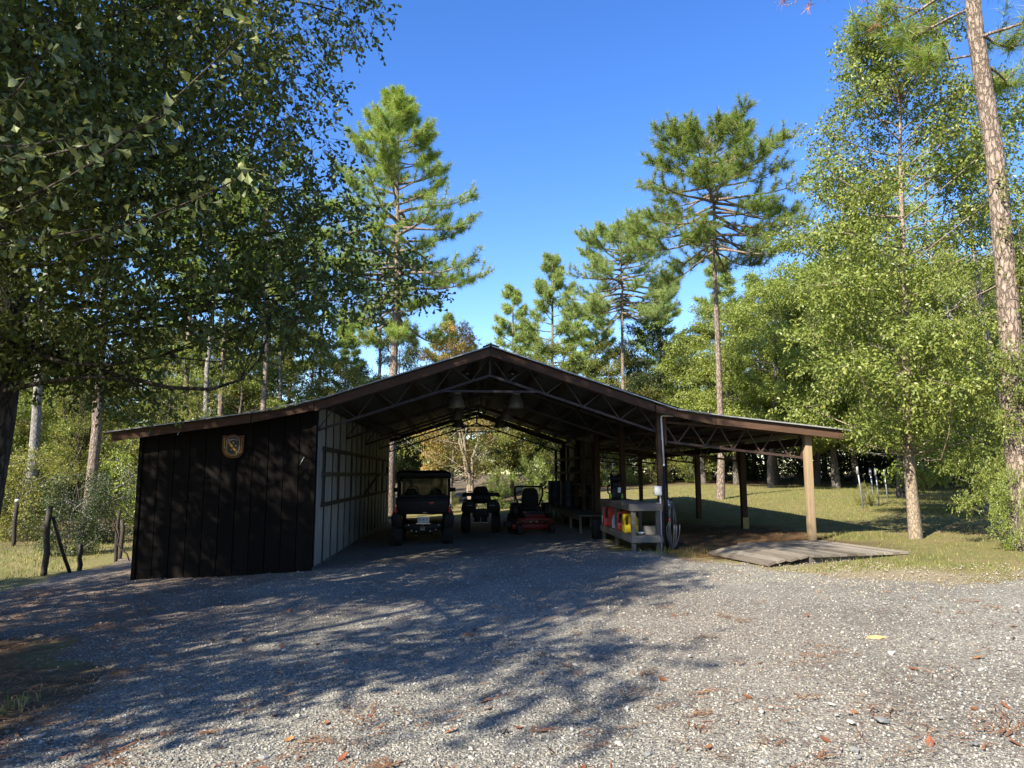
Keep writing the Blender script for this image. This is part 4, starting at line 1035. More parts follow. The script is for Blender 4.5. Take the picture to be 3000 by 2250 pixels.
def atv():
    u = thing('quad_bike', 'black quad bike with rear storage trunk, parked in the middle of the shed', 'quad bike', (.56, 21.75, G(.56, 22)), R(-2))
    for x in (-.46, .46):
        wheel(u, x, .33, .31, .27, dark_rim); wheel(u, x, 1.55, .31, .22, dark_rim)
    MB().box((0, .9, .48), (.40, 1.6, .3)).box((0, .25, .5), (.3, .5, .25)).build('frame', black_plastic, u, .03)
    for s in (-1, 1):
        mb = MB(); mb.prism([(.20, .62), (.52, .62), (.60, .70), (.56, .92), (.40, 1.0), (.20, 1.0)], (0, .02, 0), (s, 0, 0), (0, 0, 1), (0, .75, 0)); mb.build('rear_fender', black_plastic, u, .03)
        mb = MB(); mb.prism([(.18, .62), (.52, .62), (.58, .74), (.50, .92), (.18, 1.0)], (0, 1.2, 0), (s, 0, 0), (0, 0, 1), (0, .7, 0)); mb.build('front_fender', black_plastic, u, .03)
        MB().box((s*.34, .0, .85), (.17, .03, .035)).build('taillight', plain('smoked_lens%d' % s, (.22, .20, .20), .2), u, .006)
        MB().box((s*.40, .35, 1.17), (.36, .3, .11), taper=(.85, .7)).box((s*.52, .35, 1.13), (.14, .22, .06)).build('armrest', black_fabric, u, .03)
        MB().tube([(s*.06, 1.25, 1.05), (s*.2, 1.15, 1.22), (s*.42, 1.05, 1.24)], .016, 8).build('handlebar', black_plastic, u)
    mb = MB()
    for y in (.05, .25, .45, .62): mb.tube([(-.52, y, 1.0), (.52, y, 1.0)], .013, 6)
    mb.tube([(-.52, .03, 1.0), (-.52, .64, 1.0)], .014, 6); mb.tube([(.52, .03, 1.0), (.52, .64, 1.0)], .014, 6); mb.build('rear_rack', plain('rack_metal', (.05, .05, .05), .35, .6), u)
    MB().box((0, .33, 1.10), (.62, .5, .20), taper=(.95, .9)).build('storage_trunk', black_plastic, u, .04)
    mb = MB(); mb.prism([(-.27, 1.16), (.27, 1.16), (.19, 1.38), (.13, 1.42), (-.13, 1.42), (-.19, 1.38)], (0, .14, 0), (1, 0, 0), (0, 0, 1), (0, .14, 0)); mb.build('backrest', black_fabric, u, .03)
    MB().box((0, .95, .95), (.34, .7, .16)).build('seat', black_fabric, u, .05)
    MB().box((0, 1.6, .95), (.5, .5, .18), taper=(.7, .7)).build('front_cowl', black_plastic, u, .04)
    em = plain('emblem_grey', (.24, .24, .24), .4, .3)
    mb = MB(); E_ = [(-.055, .05), (0, .06), (.055, .05), (.045, 0), (0, -.05), (-.045, 0)]
    for a, b in zip(E_, E_[1:] + E_[:1]): mb.bar((a[0], -.02, .56 + a[1]), (b[0], -.02, .56 + b[1]), .008, .010, (0, 1, 0))
    mb.box((-.012, -.02, .57), (.016, .006, .014)); mb.box((.02, -.02, .57), (.016, .006, .014)); mb.build('emblem', em, u)
    MB().bar((-.26, -.04, .35), (.26, -.04, .35), .02, .022).bar((0, -.03, .5), (0, -.03, .34), .015, .015).build('rear_bar', em, u)
    MB().box((0, .0, .62), (.5, .06, .26)).build('rear_panel', black_plastic, u, .03)
atv()

def mower():
    u = thing('riding_mower', 'red zero-turn riding mower with black roll bar, front casters towards the drive', 'mower', (2.1, 20.55, G(2.1, 21)), R(4))
    for s in (-1, 1): wheel(u, s*.50, 1.25, .27, .26, dark_rim)
    for s in (-1, 1):
        W = wheel(u, s*.47, .0, .15, .15, dark_rim, 0)
        MB().box((s*.47, 0, .335), (.21, .24, .03)).box((s*.47-.095, 0, .245), (.015, .06, .2)).box((s*.47+.095, 0, .245), (.015, .06, .2)).lathe([(.035, .34), (.035, .45)], (s*.47, 0, 0), 12).build('caster_fork', red_paint, u, .006)
    MB().bar((-.50, .04, .42), (.50, .04, .42), .06, .06).bar((-.40, .04, .42), (-.36, 1.2, .42), .05, .07).bar((.40, .04, .42), (.36, 1.2, .42), .05, .07).build('frame', red_paint, u)
    mb = MB(); mb.prism([(-.64, .25), (-.3, .22), (.3, .22), (.62, .27), (.66, .6), (.45, .85), (-.45, .85), (-.64, .6)], (0, 0, .12), (1, 0, 0), (0, 1, 0), (0, 0, .17)); mb.build('mower_deck', red_paint, u, .03)
    mb = MB(); mb.prism([(-.62, .14), (-.62, .32), (-.72, .36), (-.84, .28), (-.80, .2)], (0, .38, 0), (1, 0, 0), (0, 0, 1), (0, .35, 0)); mb.build('discharge_chute', black_plastic, u, .01)
    MB().box((0, .24, .46), (.58, .42, .03)).box((0, .04, .52), (.56, .03, .06)).build('foot_plate', red_paint, u, .008)
    MB().box((0, .5, .55), (.62, .3, .22)).build('seat_pod', black_plastic, u, .03)
    for s in (-1, 1):
        MB().box((s*.47, .95, .68), (.24, .75, .36), taper=(.8, .9)).build('fuel_tank', black_plastic, u, .05)
        MB().tube([(s*.40, .55, .70), (s*.50, .5, .80), (s*.55, .48, 1.0), (s*.52, .46, 1.12), (s*.40, .44, 1.18)], .017, 8).build('control_lever', black_plastic, u)
        MB().box((s*.29, .68, .93), (.07, .32, .05)).build('armrest', black_fabric, u, .015)
    MB().box((0, .68, .72), (.5, .5, .12)).build('seat_cushion', black_fabric, u, .04)
    mb = MB(); mb.prism([(-.25, .72), (.25, .72), (.26, 1.0), (.22, 1.22), (.14, 1.30), (-.14, 1.30), (-.22, 1.22), (-.26, 1.0)], (0, .9, 0), (1, 0, 0), (0, 0, 1), (0, .12, 0)); mb.build('seat_back', black_fabric, u, .04)
    MB().tube([(-.30, 1.2, .5), (-.31, 1.2, .75), (-.43, 1.2, 1.08), (-.42, 1.2, 1.28), (-.38, 1.2, 1.33), (.38, 1.2, 1.33), (.42, 1.2, 1.28), (.43, 1.2, 1.08), (.31, 1.2, .75), (.30, 1.2, .5)], .028, 10).build('roll_bar', black_plastic, u)
    MB().box((0, 1.35, .6), (.6, .5, .45)).lathe([(.2, .82), (.2, .95), (.12, .98)], (0, 1.4, 0), 18).build('engine', black_plastic, u, .03)
    for x, z in ((-.30, .62), (-.24, .6)): MB().lathe([(.02, 0), (.02, .03)], (x, .34, z), 10, 'y').build('control_knob', red_light, u)
    for x in (-.14, .03, .2): MB().lathe([(.018, 0), (.018, .03)], (x, .02, .35), 10, 'y').build('pedal', chrome, u)
mower()

# ================================================================== RIGHT SIDE OF THE SHED: benches, drums, shelves
def boards_top(parent, x0, x1, y0, y1, z, n, th=.035, mat=grey_wood, name='plank', along='y'):
    if along == 'y':
        w_ = (x1-x0)/n
        for i in range(n): MB().box((x0 + (i+.5)*w_, (y0+y1)/2, z - th/2 + float(RNG.normal()*.002)), (w_-.006, y1-y0, th)).build(name, mat, parent)
    else:
        w_ = (y1-y0)/n
        for i in range(n): MB().box(((x0+x1)/2, y0 + (i+.5)*w_, z - th/2 + float(RNG.normal()*.002)), (x1-x0, w_-.006, th)).build(name, mat, parent)
wb0 = (3.80, 16.35, G(3.8, 16))
wb = thing('workbench', 'weathered two-tier wooden workbench beside the front post, fuel cans on its lower shelf', 'workbench', wb0)
X0, X1, YA, YBk = -.32, .33, -1.65, 1.65
zt = .985 - wb0[2]; zl = .34 - wb0[2]
boards_top(wb, X0+.02, X1-.02, YA+.02, YBk-.02, zt, 4)
boards_top(wb, X0+.02, X1-.02, YA+.02, YBk-.02, zl, 4)
for z in (zt, zl):
    MB().box((X0-.001, 0, z-.07), (.038, YBk-YA, .14)).build('side_rail', grey_wood, wb); MB().box((X1+.001, 0, z-.07), (.038, YBk-YA, .14)).build('side_rail', grey_wood, wb)
    MB().box((0, YA-.0, z-.0715), (X1-X0-.04, .038, .137)).build('end_rail', grey_wood_x, wb); MB().box((0, YBk, z-.0715), (X1-X0-.04, .038, .137)).build('end_rail', grey_wood_x, wb)
for x in (X0+.064, X1-.064):
    for y in (YA+.065, 0, YBk-.065): MB().box((x, y, (zt-.04-.2)/2), (.088, .088, zt-.04+.2)).build('leg', grey_wood, wb, .004)
def can(x, y, z, c, label, name, w_=.18, d=.28, h=.34, rz=0, mat=None):
    t = thing(name, label, 'fuel can', (x, y, z), rz)
    m = mat or plain(name + '_' + label[:10].replace(' ', '_'), c, .42, 0, tuple(v*.85 for v in c), 5, .03)
    mb = MB()
    # D-shaped shell with a real handle opening in one upper corner
    out = [(-d/2, 0), (d/2, 0), (d/2, h*.86), (d/2-.03, h), (-d/2+.09, h), (-d/2, h*.72)]
    hole = [(d/2-.035, h*.42), (d/2-.035, h*.82), (d/2-.10, h*.82), (d/2-.10, h*.42)]
    mb.prism([(-d/2, 0), (d/2, 0), (d/2, h*.40), (-d/2, h*.40)], (-w_/2, 0, 0), (0, 1, 0), (0, 0, 1), (w_, 0, 0))
    mb.prism([(-d/2, h*.40), (d/2-.105, h*.40), (d/2-.105, h), (-d/2+.09, h), (-d/2, h*.74)], (-w_/2, 0, 0), (0, 1, 0), (0, 0, 1), (w_, 0, 0))
    mb.prism([(d/2-.032, h*.40), (d/2, h*.40), (d/2, h*.88), (d/2-.032, h*.88)], (-w_*.3, 0, 0), (0, 1, 0), (0, 0, 1), (w_*.6, 0, 0))
    mb.prism([(d/2-.105, h*.85), (d/2, h*.85), (d/2-.02, h*.97), (d/2-.105, h)], (-w_*.3, 0, 0), (0, 1, 0), (0, 0, 1), (w_*.6, 0, 0))
    mb.build('body', m, t, .008)
    MB().lathe([(.032, h*.9), (.032, h+.035), (.02, h+.05)], (0, -d/2+.12, 0), 14).build('cap', black_plastic, t)
    return t
zs = .345
can(3.66, 15.55, zs, (.78, .56, .02), 'yellow plastic fuel can on the lower shelf of the workbench', 'fuel_can', .22, .30, .40, R(96))
can(3.64, 16.1, zs, (.50, .035, .03), 'red plastic fuel can right behind the yellow one on the workbench shelf', 'fuel_can', .2, .28, .42, R(80))
can(3.86, 16.55, zs, (.40, .03, .03), 'red fuel can deep on the workbench shelf, mostly hidden behind the others', 'fuel_can', .2, .28, .44, R(90))
can(3.62, 17.55, zs, (.42, .03, .03), 'red fuel can at the far end of the workbench shelf', 'fuel_can', .22, .3, .46, R(85))
def jug(x, y, c, label, h=.34):
    t = thing('jug', label, 'jug', (x, y, zs)); m = plain('jug_' + label[:6].replace(' ', '_'), c, .4)
    MB().lathe([(.075, 0), (.085, .02), (.085, h*.62), (.06, h*.8), (.025, h*.9), (.025, h)], (0, 0, 0), 16).build('body', m, t)
    MB().tube([(0, -.06, h*.82), (0, -.11, h*.72), (0, -.10, h*.5), (0, -.07, h*.45)], .013, 6).build('handle', m, t)
    MB().lathe([(.03, h-.02), (.03, h+.025)], (0, 0, 0), 12).build('cap', black_plastic, t)
jug(3.60, 16.78, (.55, .58, .60), 'pale translucent jug between the red cans under the workbench top')
jug(3.60, 16.45, (.03, .075, .06), 'dark green jug between the red cans under the workbench top', .36)
bx = thing('cardboard_box', 'open grey-brown cardboard box on the lower workbench shelf by the post', 'box', (3.98, 15.0, zs))
cb = plain('cardboard', (.30, .26, .20), .85)
for d, s in (((.30, .012, .17), (0, -.13, .085)), ((.30, .012, .17), (0, .13, .085)), ((.012, .25, .17), (-.144, 0, .085)), ((.012, .25, .17), (.144, 0, .085)), ((.28, .25, .01), (0, 0, .006))):
    MB().box(s, d).build('panel', cb, bx)
ds = thing('dish', 'small shallow white dish beside the cardboard box', 'dish', (3.74, 14.93, zs))
MB().lathe([(.04, 0), (.075, .03), (.08, .05), (.072, .05), (.05, .015)], (0, 0, 0), 18).build('bowl', white_plastic, ds)
# pressure washer on the bench
pw = thing('pressure_washer', 'black upright pressure washer with hose reel standing on the workbench', 'pressure washer', (3.70, 17.15, .99))
MB().box((0, 0, .17), (.24, .26, .30), taper=(.85, .8)).box((0, .02, .36), (.2, .2, .14), taper=(.8, .8)).build('housing', black_plastic, pw, .03)
MB().tube([(-.09, .06, .3), (-.10, .08, .6), (-.06, .08, .68), (.06, .08, .68), (.10, .08, .6), (.09, .06, .3)], .015, 8).build('handle', black_plastic, pw)
MB().lathe([(.05, -.09), (.12, -.085), (.12, -.07), (.075, -.06), (.075, .06), (.12, .07), (.12, .085), (.05, .09)], (0, .02, .50), 18, 'x').build('hose_reel', black_plastic, pw)
MB().tube([(-.14, 0, .36), (-.20, -.02, .28), (-.19, -.02, .16), (-.13, 0, .12)], .02, 8).build('spray_gun', black_plastic, pw)
MB().tube([(.13, .0, .42), (.20, 0, .52), (.17, 0, .62), (.12, .02, .56)], .014, 6).build('hose', black_plastic, pw)
for s in (-1, 1): MB().lathe([(.07, -.02), (.075, 0), (.07, .02)], (s*.14, -.05, .075), 16, 'x').build('wheel', plain('lime%d' % s, (.16, .34, .05), .5), pw)
MB().box((.06, -.135, .23), (.07, .006, .12)).build('label_plate', white_plastic, pw)
bn = thing('bin', 'narrow black bin at the far end of the workbench', 'bin', (3.42, 18.05, G(3.42, 18)))
MB().box((0, 0, .26), (.26, .26, .52), taper=(1.12, 1.12)).build('body', black_plastic, bn, .02)
MB().box((0, 0, .535), (.32, .32, .025)).build('rim', black_plastic, bn, .008)
# low bench with drums
lb0 = (3.62, 23.3, G(3.62, 23.3))
lb = thing('low_bench', 'long low wooden bench in front of the shelves', 'bench', lb0)
zt = .47 - lb0[2]
boards_top(lb, -.37, .36, -3.5, 3.4, zt, 4)
MB().box((-.375, -.05, zt-.09), (.036, 6.9, .12)).build('apron', grey_wood, lb)
for y in (-3.3, -1.5, .3, 1.9, 3.2):
    for x in (-.32, .3): MB().box((x, y, (zt-.04-.15)/2), (.07, .07, zt-.04+.15)).build('leg', grey_wood, lb)
drum_m = plain('blue_drum', (.035, .06, .12), .45, 0, (.025, .045, .09), 4, .03)
for (x, y, lab) in ((3.74, 25.2, 'dark blue drum standing on the low bench, the nearer of two'), (3.44, 26.3, 'dark blue drum standing on the low bench, the farther of two')):
    d = thing('drum', lab, 'drum', (x, y, .474))
    MB().lathe([(.28, 0), (.29, .01), (.285, .03), (.285, .27), (.298, .29), (.285, .31), (.285, .57), (.298, .59), (.285, .61), (.285, .85), (.295, .87), (.29, .885), (.26, .87), (.02, .868)], (0, 0, 0), 28).build('body', drum_m, d)
    MB().lathe([(.035, .865), (.035, .885)], (.14, 0, 0), 12).build('bung', black_plastic, d)
pb = thing('plywood_sheet', 'pale plywood offcut leaning beside the drums', 'board', (3.95, 24.4, .474))
MB().box((.02, 0, .36), (.02, .5, .76), Matrix.Rotation(R(14), 3, 'Y')).build('panel', post_wood, pb)
# shelves
sh0 = (3.98, 25.4, G(3.98, 25.4))
sf = thing('shelf_unit', 'tall open wooden shelves against the right sheet metal wall', 'shelves', sh0)
for y in (-2.8, -1.2, .6, 2.4, 4.0):
    MB().box((-.12, y, 1.28), (.09, .04, 2.6)).build('upright', rail_wood, sf); MB().box((.16, y, 1.28), (.09, .04, 2.6)).build('upright', rail_wood, sf)
for z in (2.15, 1.66, 1.27, .92):
    MB().box((.0, .6, z - sh0[2]), (.38, 6.8, .04)).build('shelf', rail_wood, sf); MB().box((-.185, .6, z - sh0[2] - .01), (.02, 6.8, .09)).build('shelf_edge', rail_wood, sf)
for i, (y, z, c) in enumerate(((-2.2, .94, (.05, .05, .06)), (-1.6, .94, (.10, .03, .03)), (-.6, 1.29, (.06, .05, .04)), (.2, 1.68, (.04, .045, .05)), (1.4, .94, (.05, .05, .05)))):
    o = thing('storage_box', ['charcoal box on the lowest shelf, nearest the drive', 'dull red box on the lowest shelf beside the charcoal one', 'brown box on the second shelf from the bottom', 'dark box on the third shelf from the bottom', 'black box on the lowest shelf towards the back'][i], 'box', (sh0[0], sh0[1]+y, z), RNG.normal()*.2, 'boxes on the shelves')
    m = plain('box_col%d' % i, c, .6); MB().box((0, 0, .085), (.26, .30, .15)).build('body', m, o, .008); MB().box((0, 0, .17), (.275, .315, .025)).build('lid', m, o, .006)

# ================================================================== ELECTRICS ON THE FRONT POST
fy = 15 - .0725
eb = thing('electrical_box', 'white electrical box on the left face of the front post', 'electrical box', (XR-.085, fy-.02, 1.14))
MB().box((-.02, 0, .11), (.15, .13, .20)).build('housing', white_plastic, eb, .012)
MB().box((-.02, -.075, .11), (.13, .02, .18)).build('cover', white_plastic, eb, .008)
gb = thing('electrical_box', 'pale grey outlet box on the right side of the front post, facing the lawn', 'electrical box', (XR+.14, 15.0, .88))
MB().box((0, 0, .09), (.13, .12, .18)).box((0, -.07, .09), (.11, .02, .15)).build('housing', plain('grey_plastic', (.42, .43, .45), .5), gb, .01)
gb2 = thing('electrical_box', 'small grey box on the post just below the white electrical box', 'electrical box', (XR-.09, fy+.03, .86))
MB().box((0, 0, .07), (.08, .1, .14)).build('housing', MATS['grey_plastic'], gb2, .008)
cp = thing('conduit', 'white conduit dropping from the white box to the ground', 'pipe', (XR-.05, fy-.02, 0))
MB().tube([(-.0, 0, 1.15), (0, 0, .6), (-.01, -.01, 0.0), (-.01, -.01, -.06)], .016, 10).build('pipe', white_plastic, cp)
cu = thing('conduit', 'white conduit with an elbow at the top of the front post', 'pipe', (XR+.015, fy-.022, 1.78))
MB().tube([(.03, 0, 0), (-.005, 0, 1.0), (.0, 0, 1.045), (.045, 0, 1.06), (.36, 0, 1.06)], .017, 10).build('pipe', white_plastic, cu)
MB().lathe([(.022, 0), (.022, .05)], (.03, 0, -.02), 10).build('coupling', white_plastic, cu)
cbk = thing('conduit', 'black pipe running down the lower front post', 'pipe', (XR+.055, fy-.03, 0))
MB().tube([(-.005, 0, 1.77), (.01, 0, .9), (.02, 0, -.05)], .032, 12).build('pipe', black_plastic, cbk)
hs = thing('hose_coil', 'looped dark grey hose and cables hanging on the front post', 'hose', (XR+.17, fy-.03, 0))
hm = plain('hose_rubber', (.045, .05, .06), .5)
for k in range(9):
    a, b, c = .05 + .008*k, .55 + .035*float(RNG.normal()), .10 + .02*float(RNG.normal()) + .008*k
    pts = []
    for t in np.linspace(0, 2*math.pi, 26):
        x = (c if math.sin(t) < 0 else a)*math.cos(t)*(1.0 + .3*(math.sin(t) < 0)) + .02*k/9
        pts.append((x*.62 + .012*float(math.sin(t*2+k)) , -.035 + .012*(k % 4) + .02*math.cos(t), .55 + b*math.sin(t)*.92))
    MB().tube(pts, .011, 6).build('loop', hm, hs)
MB().box((0.0, 0, 1.06), (.05, .1, .05)).build('hook', black_plastic, hs)
MB().lathe([(.022, 0), (.022, .06)], (-.06, -.05, .92), 10).build('valve', chrome, hs)
MB().lathe([(.014, 0), (.02, .05)], (-.05, -.06, .62), 8).build('nozzle', red_light, hs)

# ================================================================== LAMPS
lampm = plain('lamp_aluminium', (.20, .20, .18), .45, .3)
def bay(x, y, lab, grp=None):
    t = thing('high_bay_lamp', lab, 'lamp', (x, y, 3.18), 0, grp)
    MB().lathe([(.19, 0), (.195, .012), (.165, .16), (.12, .27), (.09, .31), (.085, .31), (.11, .26), (.155, .15), (.182, .012)], (0, 0, 0), 24, cap=False).build('reflector', lampm, t)
    MB().lathe([(.10, .31), (.115, .33), (.115, .38), (.07, .40)], (0, 0, 0), 18).build('ballast', lampm, t)
    MB().tube([(0, 0, .40), (0, 0, .62)], .012, 6).build('hanger', steel, t)
for y, w in ((17.0, 'front'), (20.7, 'middle'), (24.3, 'rear')):
    for x, s in ((-.15, 'left'), (1.27, 'right')):
        bay(x, y, '%s bell-shaped lamp of the %s pair under the roof ridge' % (s, w), 'lamps under the ridge')
for x, s in ((.09, 'left'), (1.09, 'right')):
    t = thing('shade_lamp', 'small dark cone-shaded lamp just %s of the ridge by the front truss' % s, 'lamp', (x, 15.6, 3.80))
    MB().lathe([(.15, 0), (.14, .015), (.05, .10), (.035, .13), (.03, .13), (.12, .012)], (0, 0, 0), 20, cap=False).build('shade', steel, t)
    MB().tube([(0, 0, .12), (0, 0, .25)], .012, 6).build('stem', steel, t)
    MB().lathe([(.02, -.0), (.032, .04), (.02, .08)], (0, 0, 0), 10).build('bulb', white_plastic, t)

# ================================================================== CREST AND STICK ON THE WALL
cr = thing('crest_plaque', 'carved shield crest with a gold diagonal band hung on the dark boarded wall', 'plaque', (-4.69, 14.955, 1.925))
def shield(w_, h, n=14):
    pts = [(-w_/2, h), (-w_*.3, h*.955), (-w_*.12, h*1.0), (0, h*1.03), (w_*.12, h*1.0), (w_*.3, h*.965), (w_/2, h)]
    pts += [(w_/2*math.cos(a)**.7, h*.45 - h*.45*math.sin(a)) for a in np.linspace(0, math.pi/2 - .02, n)]
    pts += [(-w_/2*math.cos(a)**.7, h*.45 - h*.45*math.sin(a)) for a in np.linspace(math.pi/2 - .02, 0, n)]
    return pts
copper = plain('copper_frame', (.17, .075, .035), .35, .5, (.10, .05, .03), 16, .5)
goldm = plain('gold_paint', (.55, .33, .04), .4, .1, (.42, .22, .03), 10, .1)
blackp = plain('black_enamel', (.008, .008, .01), .3)
silver = plain('silver_marks', (.28, .28, .31), .4, .2)
O = (0, 0, 0); UX, UZ = (1, 0, 0), (0, 0, 1)
MB().prism([(x, y) for x, y in shield(.43, .47)], (0, .012, 0), UX, UZ, (0, -.022, 0)).build('backing', copper, cr, .004)
mb = MB(); sp = shield(.41, .45)
for a, b in zip(sp, sp[1:] + sp[:1]): mb.bar((a[0], -.016, a[1]+.01), (b[0], -.016, b[1]+.01), .018, .016, (0, 1, 0))
mb.build('outer_rim', copper, cr)
mb = MB(); sp = shield(.25, .30)
for a, b in zip(sp, sp[1:] + sp[:1]): mb.bar((a[0], -.016, a[1]+.075), (b[0], -.016, b[1]+.075), .012, .012, (0, 1, 0))
mb.build('inner_rim', silver, cr)
MB().prism([(x, y+.075) for x, y in shield(.235, .285)], (0, -.011, 0), UX, UZ, (0, -.003, 0)).build('field', blackp, cr)
bd = MB().prism([(-.115, .32), (-.075, .335), (.105, .13), (.075, .095)], (0, -.0145, 0), UX, UZ, (0, -.006, 0)).build('diagonal_band', goldm, cr)
for t in (.14, .5, .86):
    MB().lathe([(.020, 0), (.020, .003), (.010, .003), (.010, 0)], (-.095 + .185*t, -.024, .325 - .21*t), 14, 'y', cap=False).build('ring', copper, bd)
for x, z in ((.0, .315), (.055, .25), (-.035, .17)):
    mb = MB(); P_ = []
    for k in range(10):
        r = .020 if k % 2 == 0 else .010; a = math.pi/2 + k*math.pi/5; P_.append((x + r*math.cos(a), z + r*math.sin(a)))
    mb.prism(P_, (0, -.0145, 0), UX, UZ, (0, -.004, 0)); mb.build('star', silver, cr)
mb = MB()
for k, a in enumerate(np.linspace(-1.35, 1.35, 22)):
    x, z = .175*math.sin(a), .20 - .15*math.cos(a) + (abs(a) > 1.2)*.06
    mb.box((x, -.015, z), (.022, .012, .012), Matrix.Rotation(-a + .6*(k % 2), 3, 'Y'))
for s in (-1, 1):
    for k in range(6): mb.box((s*.172, -.015, .24 + k*.032), (.026, .012, .012), Matrix.Rotation(.5*(-1)**k, 3, 'Y'))
mb.build('leaf_carving', goldm, cr)
MB().lathe([(.03, 0), (.022, .012), (.0, .016)], (0, -.012, .415), 14, 'y', cap=False).tube([(-.12, -.014, .40), (-.05, -.016, .435), (.05, -.016, .435), (.12, -.014, .40)], .008, 6).build('crown_ornament', silver, cr)
st = thing('stick', 'thin pale stick fixed at a slant on the dark wall near the corner', 'stick', (-3.29, 14.955, 1.78))
MB().tube([(-.045, 0, 0), (-.01, -.006, .08), (.035, 0, .17)], .006, 6).build('twig', white_plastic, st)
# ================================================================== DECK AND RAMP
dk = thing('wooden_deck', 'low weathered plank deck with a short side ramp in front of the lean-to', 'deck', (6.63, 13.1, .2))
ang = R(11.6)
def dl(u, v): # deck frame: u along the front edge, v backwards
    return (u*math.cos(ang) - v*math.sin(ang), u*math.sin(ang) + v*math.cos(ang))
ztop = .05
def plank(parent, u0, u1, v0, v1, za, zb, name='plank', th=.04):
    a = [dl(u0, v0), dl(u1, v0), dl(u1, v1), dl(u0, v1)]; z = [za, zb, zb, za]
    V = [(p[0], p[1], zz - th) for p, zz in zip(a, z)] + [(p[0], p[1], zz) for p, zz in zip(a, z)]
    MB().add(V, [(3,2,1,0), (4,5,6,7), (0,1,5,4), (1,2,6,5), (2,3,7,6), (3,0,4,7)]).build(name, deck_dark if RNG.random() < .4 else deck_wood, parent)
N = 11; W0 = -1.0; W1 = 1.0; pw_ = (W1-W0)/N
for i in range(N):
    e = float(RNG.normal()*.015); dz = float(RNG.normal()*.003)
    plank(dk, W0 + i*pw_ + .015, W0 + (i+1)*pw_ - .015, -1.12 + e, 1.12 + e*.5, ztop+dz, ztop+dz)
MB().add([(*dl(W0, -1.06), -.25), (*dl(W1, -1.06), -.25), (*dl(W1, -1.02), -.25), (*dl(W0, -1.02), -.25), (*dl(W0, -1.06), ztop-.045), (*dl(W1, -1.06), ztop-.045), (*dl(W1, -1.02), ztop-.045), (*dl(W0, -1.02), ztop-.045)],
         [(3,2,1,0), (4,5,6,7), (0,1,5,4), (1,2,6,5), (2,3,7,6), (3,0,4,7)]).build('front_joist', grey_wood_x, dk)
for u in (W0+.05, W1-.05):
    MB().add([(*dl(u, -.95), -.3), (*dl(u+.04, -.95), -.3), (*dl(u+.04, .95), -.3), (*dl(u, .95), -.3), (*dl(u, -.95), ztop-.045), (*dl(u+.04, -.95), ztop-.045), (*dl(u+.04, .95), ztop-.045), (*dl(u, .95), ztop-.045)],
         [(3,2,1,0), (4,5,6,7), (0,1,5,4), (1,2,6,5), (2,3,7,6), (3,0,4,7)]).build('joist', grey_wood, dk)
for i in range(4):
    u1 = W0 - i*.185 - .02; u0 = u1 - .146
    plank(dk, u0, u1, -1.0 + .03*i + float(RNG.normal()*.02), .98 + float(RNG.normal()*.03), ztop - .005 - .034*(i+1), ztop - .005 - .034*i, 'ramp_plank')

# ================================================================== FENCE POSTS, STAKES
fence_m = wood('fence_wood', (.075, .062, .05), (.035, .03, .025), (9, 9, .6))
def fpost(x, y, h, r, lab, name='fence_post', tilt=(0, 0), top=None):
    t = thing(name, lab, 'fence post', (x, y, G(x, y)))
    rr = np.random.default_rng(int(abs(x*100)))
    pts = [(tilt[0]*z + .012*rr.normal(), tilt[1]*z + .012*rr.normal(), z) for z in np.linspace(-.2, h, 6)]
    MB().tube(pts, [r*1.05, r, r*1.03, r*.97, r*.96, r*.9], 10).build('pole', fence_m, t)
    if top: MB().lathe([(r*1.0, h-.02), (r*1.05, h+.05), (r*.4, h+.07)], (tilt[0]*h, tilt[1]*h, 0), 10).build('cap', top, t)
    return t
fpost(-9.6, 17.5, 1.58, .066, 'stout dark braced fence post left of the shed', tilt=(-.0, 0))
t = fpost(-9.15, 18.1, .62, .055, 'short sawn fence stub between the braced post and the shed')
t = thing('fence_brace', 'slanting dark pole propped against the stout fence post', 'fence brace', (-9.15, 17.8, G(-9.15, 17.8)))
MB().tube([(0, 0, -.1), (-.2, -.1, .5), (-.40, -.22, 1.3)], [.042, .04, .038], 9).build('pole', fence_m, t)
fpost(-9.0, 19.6, 1.35, .045, 'slim fence post with vine stems next to the short stub')
fpost(-9.35, 20.6, 1.05, .055, 'grey fence post nearest the left corner of the shed', tilt=(.02, 0))
fpost(-15.6, 26.4, 1.55, .065, 'weathered fence post at the left edge of the picture with a pale cap', top=white_plastic)
t = thing('vine', 'twisted dark vine stem curling off the slim fence post', 'vine', (-8.95, 19.55, G(-9, 19.5)))
MB().tube([(-.05, 0, .9), (.02, 0, .7), (.0, -.03, .5), (.1, -.02, .35), (.25, 0, .22), (.32, 0, .05)], [.02, .022, .024, .022, .02, .016], 7).tube([(0, 0, .7), (-.15, 0, .95), (-.12, .05, 1.3), (-.22, 0, 1.7)], [.014, .012, .01, .006], 6).build('stem', fence_m, t)
wire_m = plain('fence_wire', (.10, .10, .10), .5, .7)
for z in (.45, .85, 1.2):
    t = thing('fence_wire', 'thin %s wire strung between the fence posts on the left' % {.45: 'lowest', .85: 'middle', 1.2: 'topmost'}[z], 'wire', (-9.5, 20.0, G(-9.5, 20)))
    MB().tube([(-.0, -2.4, z), (.45, -.4, z-.02), (.15, .6, z-.01), (-1.5, 12, z-.1)], .004, 4).build('strand', wire_m, t)
stake_m = plain('stake_metal', (.30, .32, .34), .45, .5)
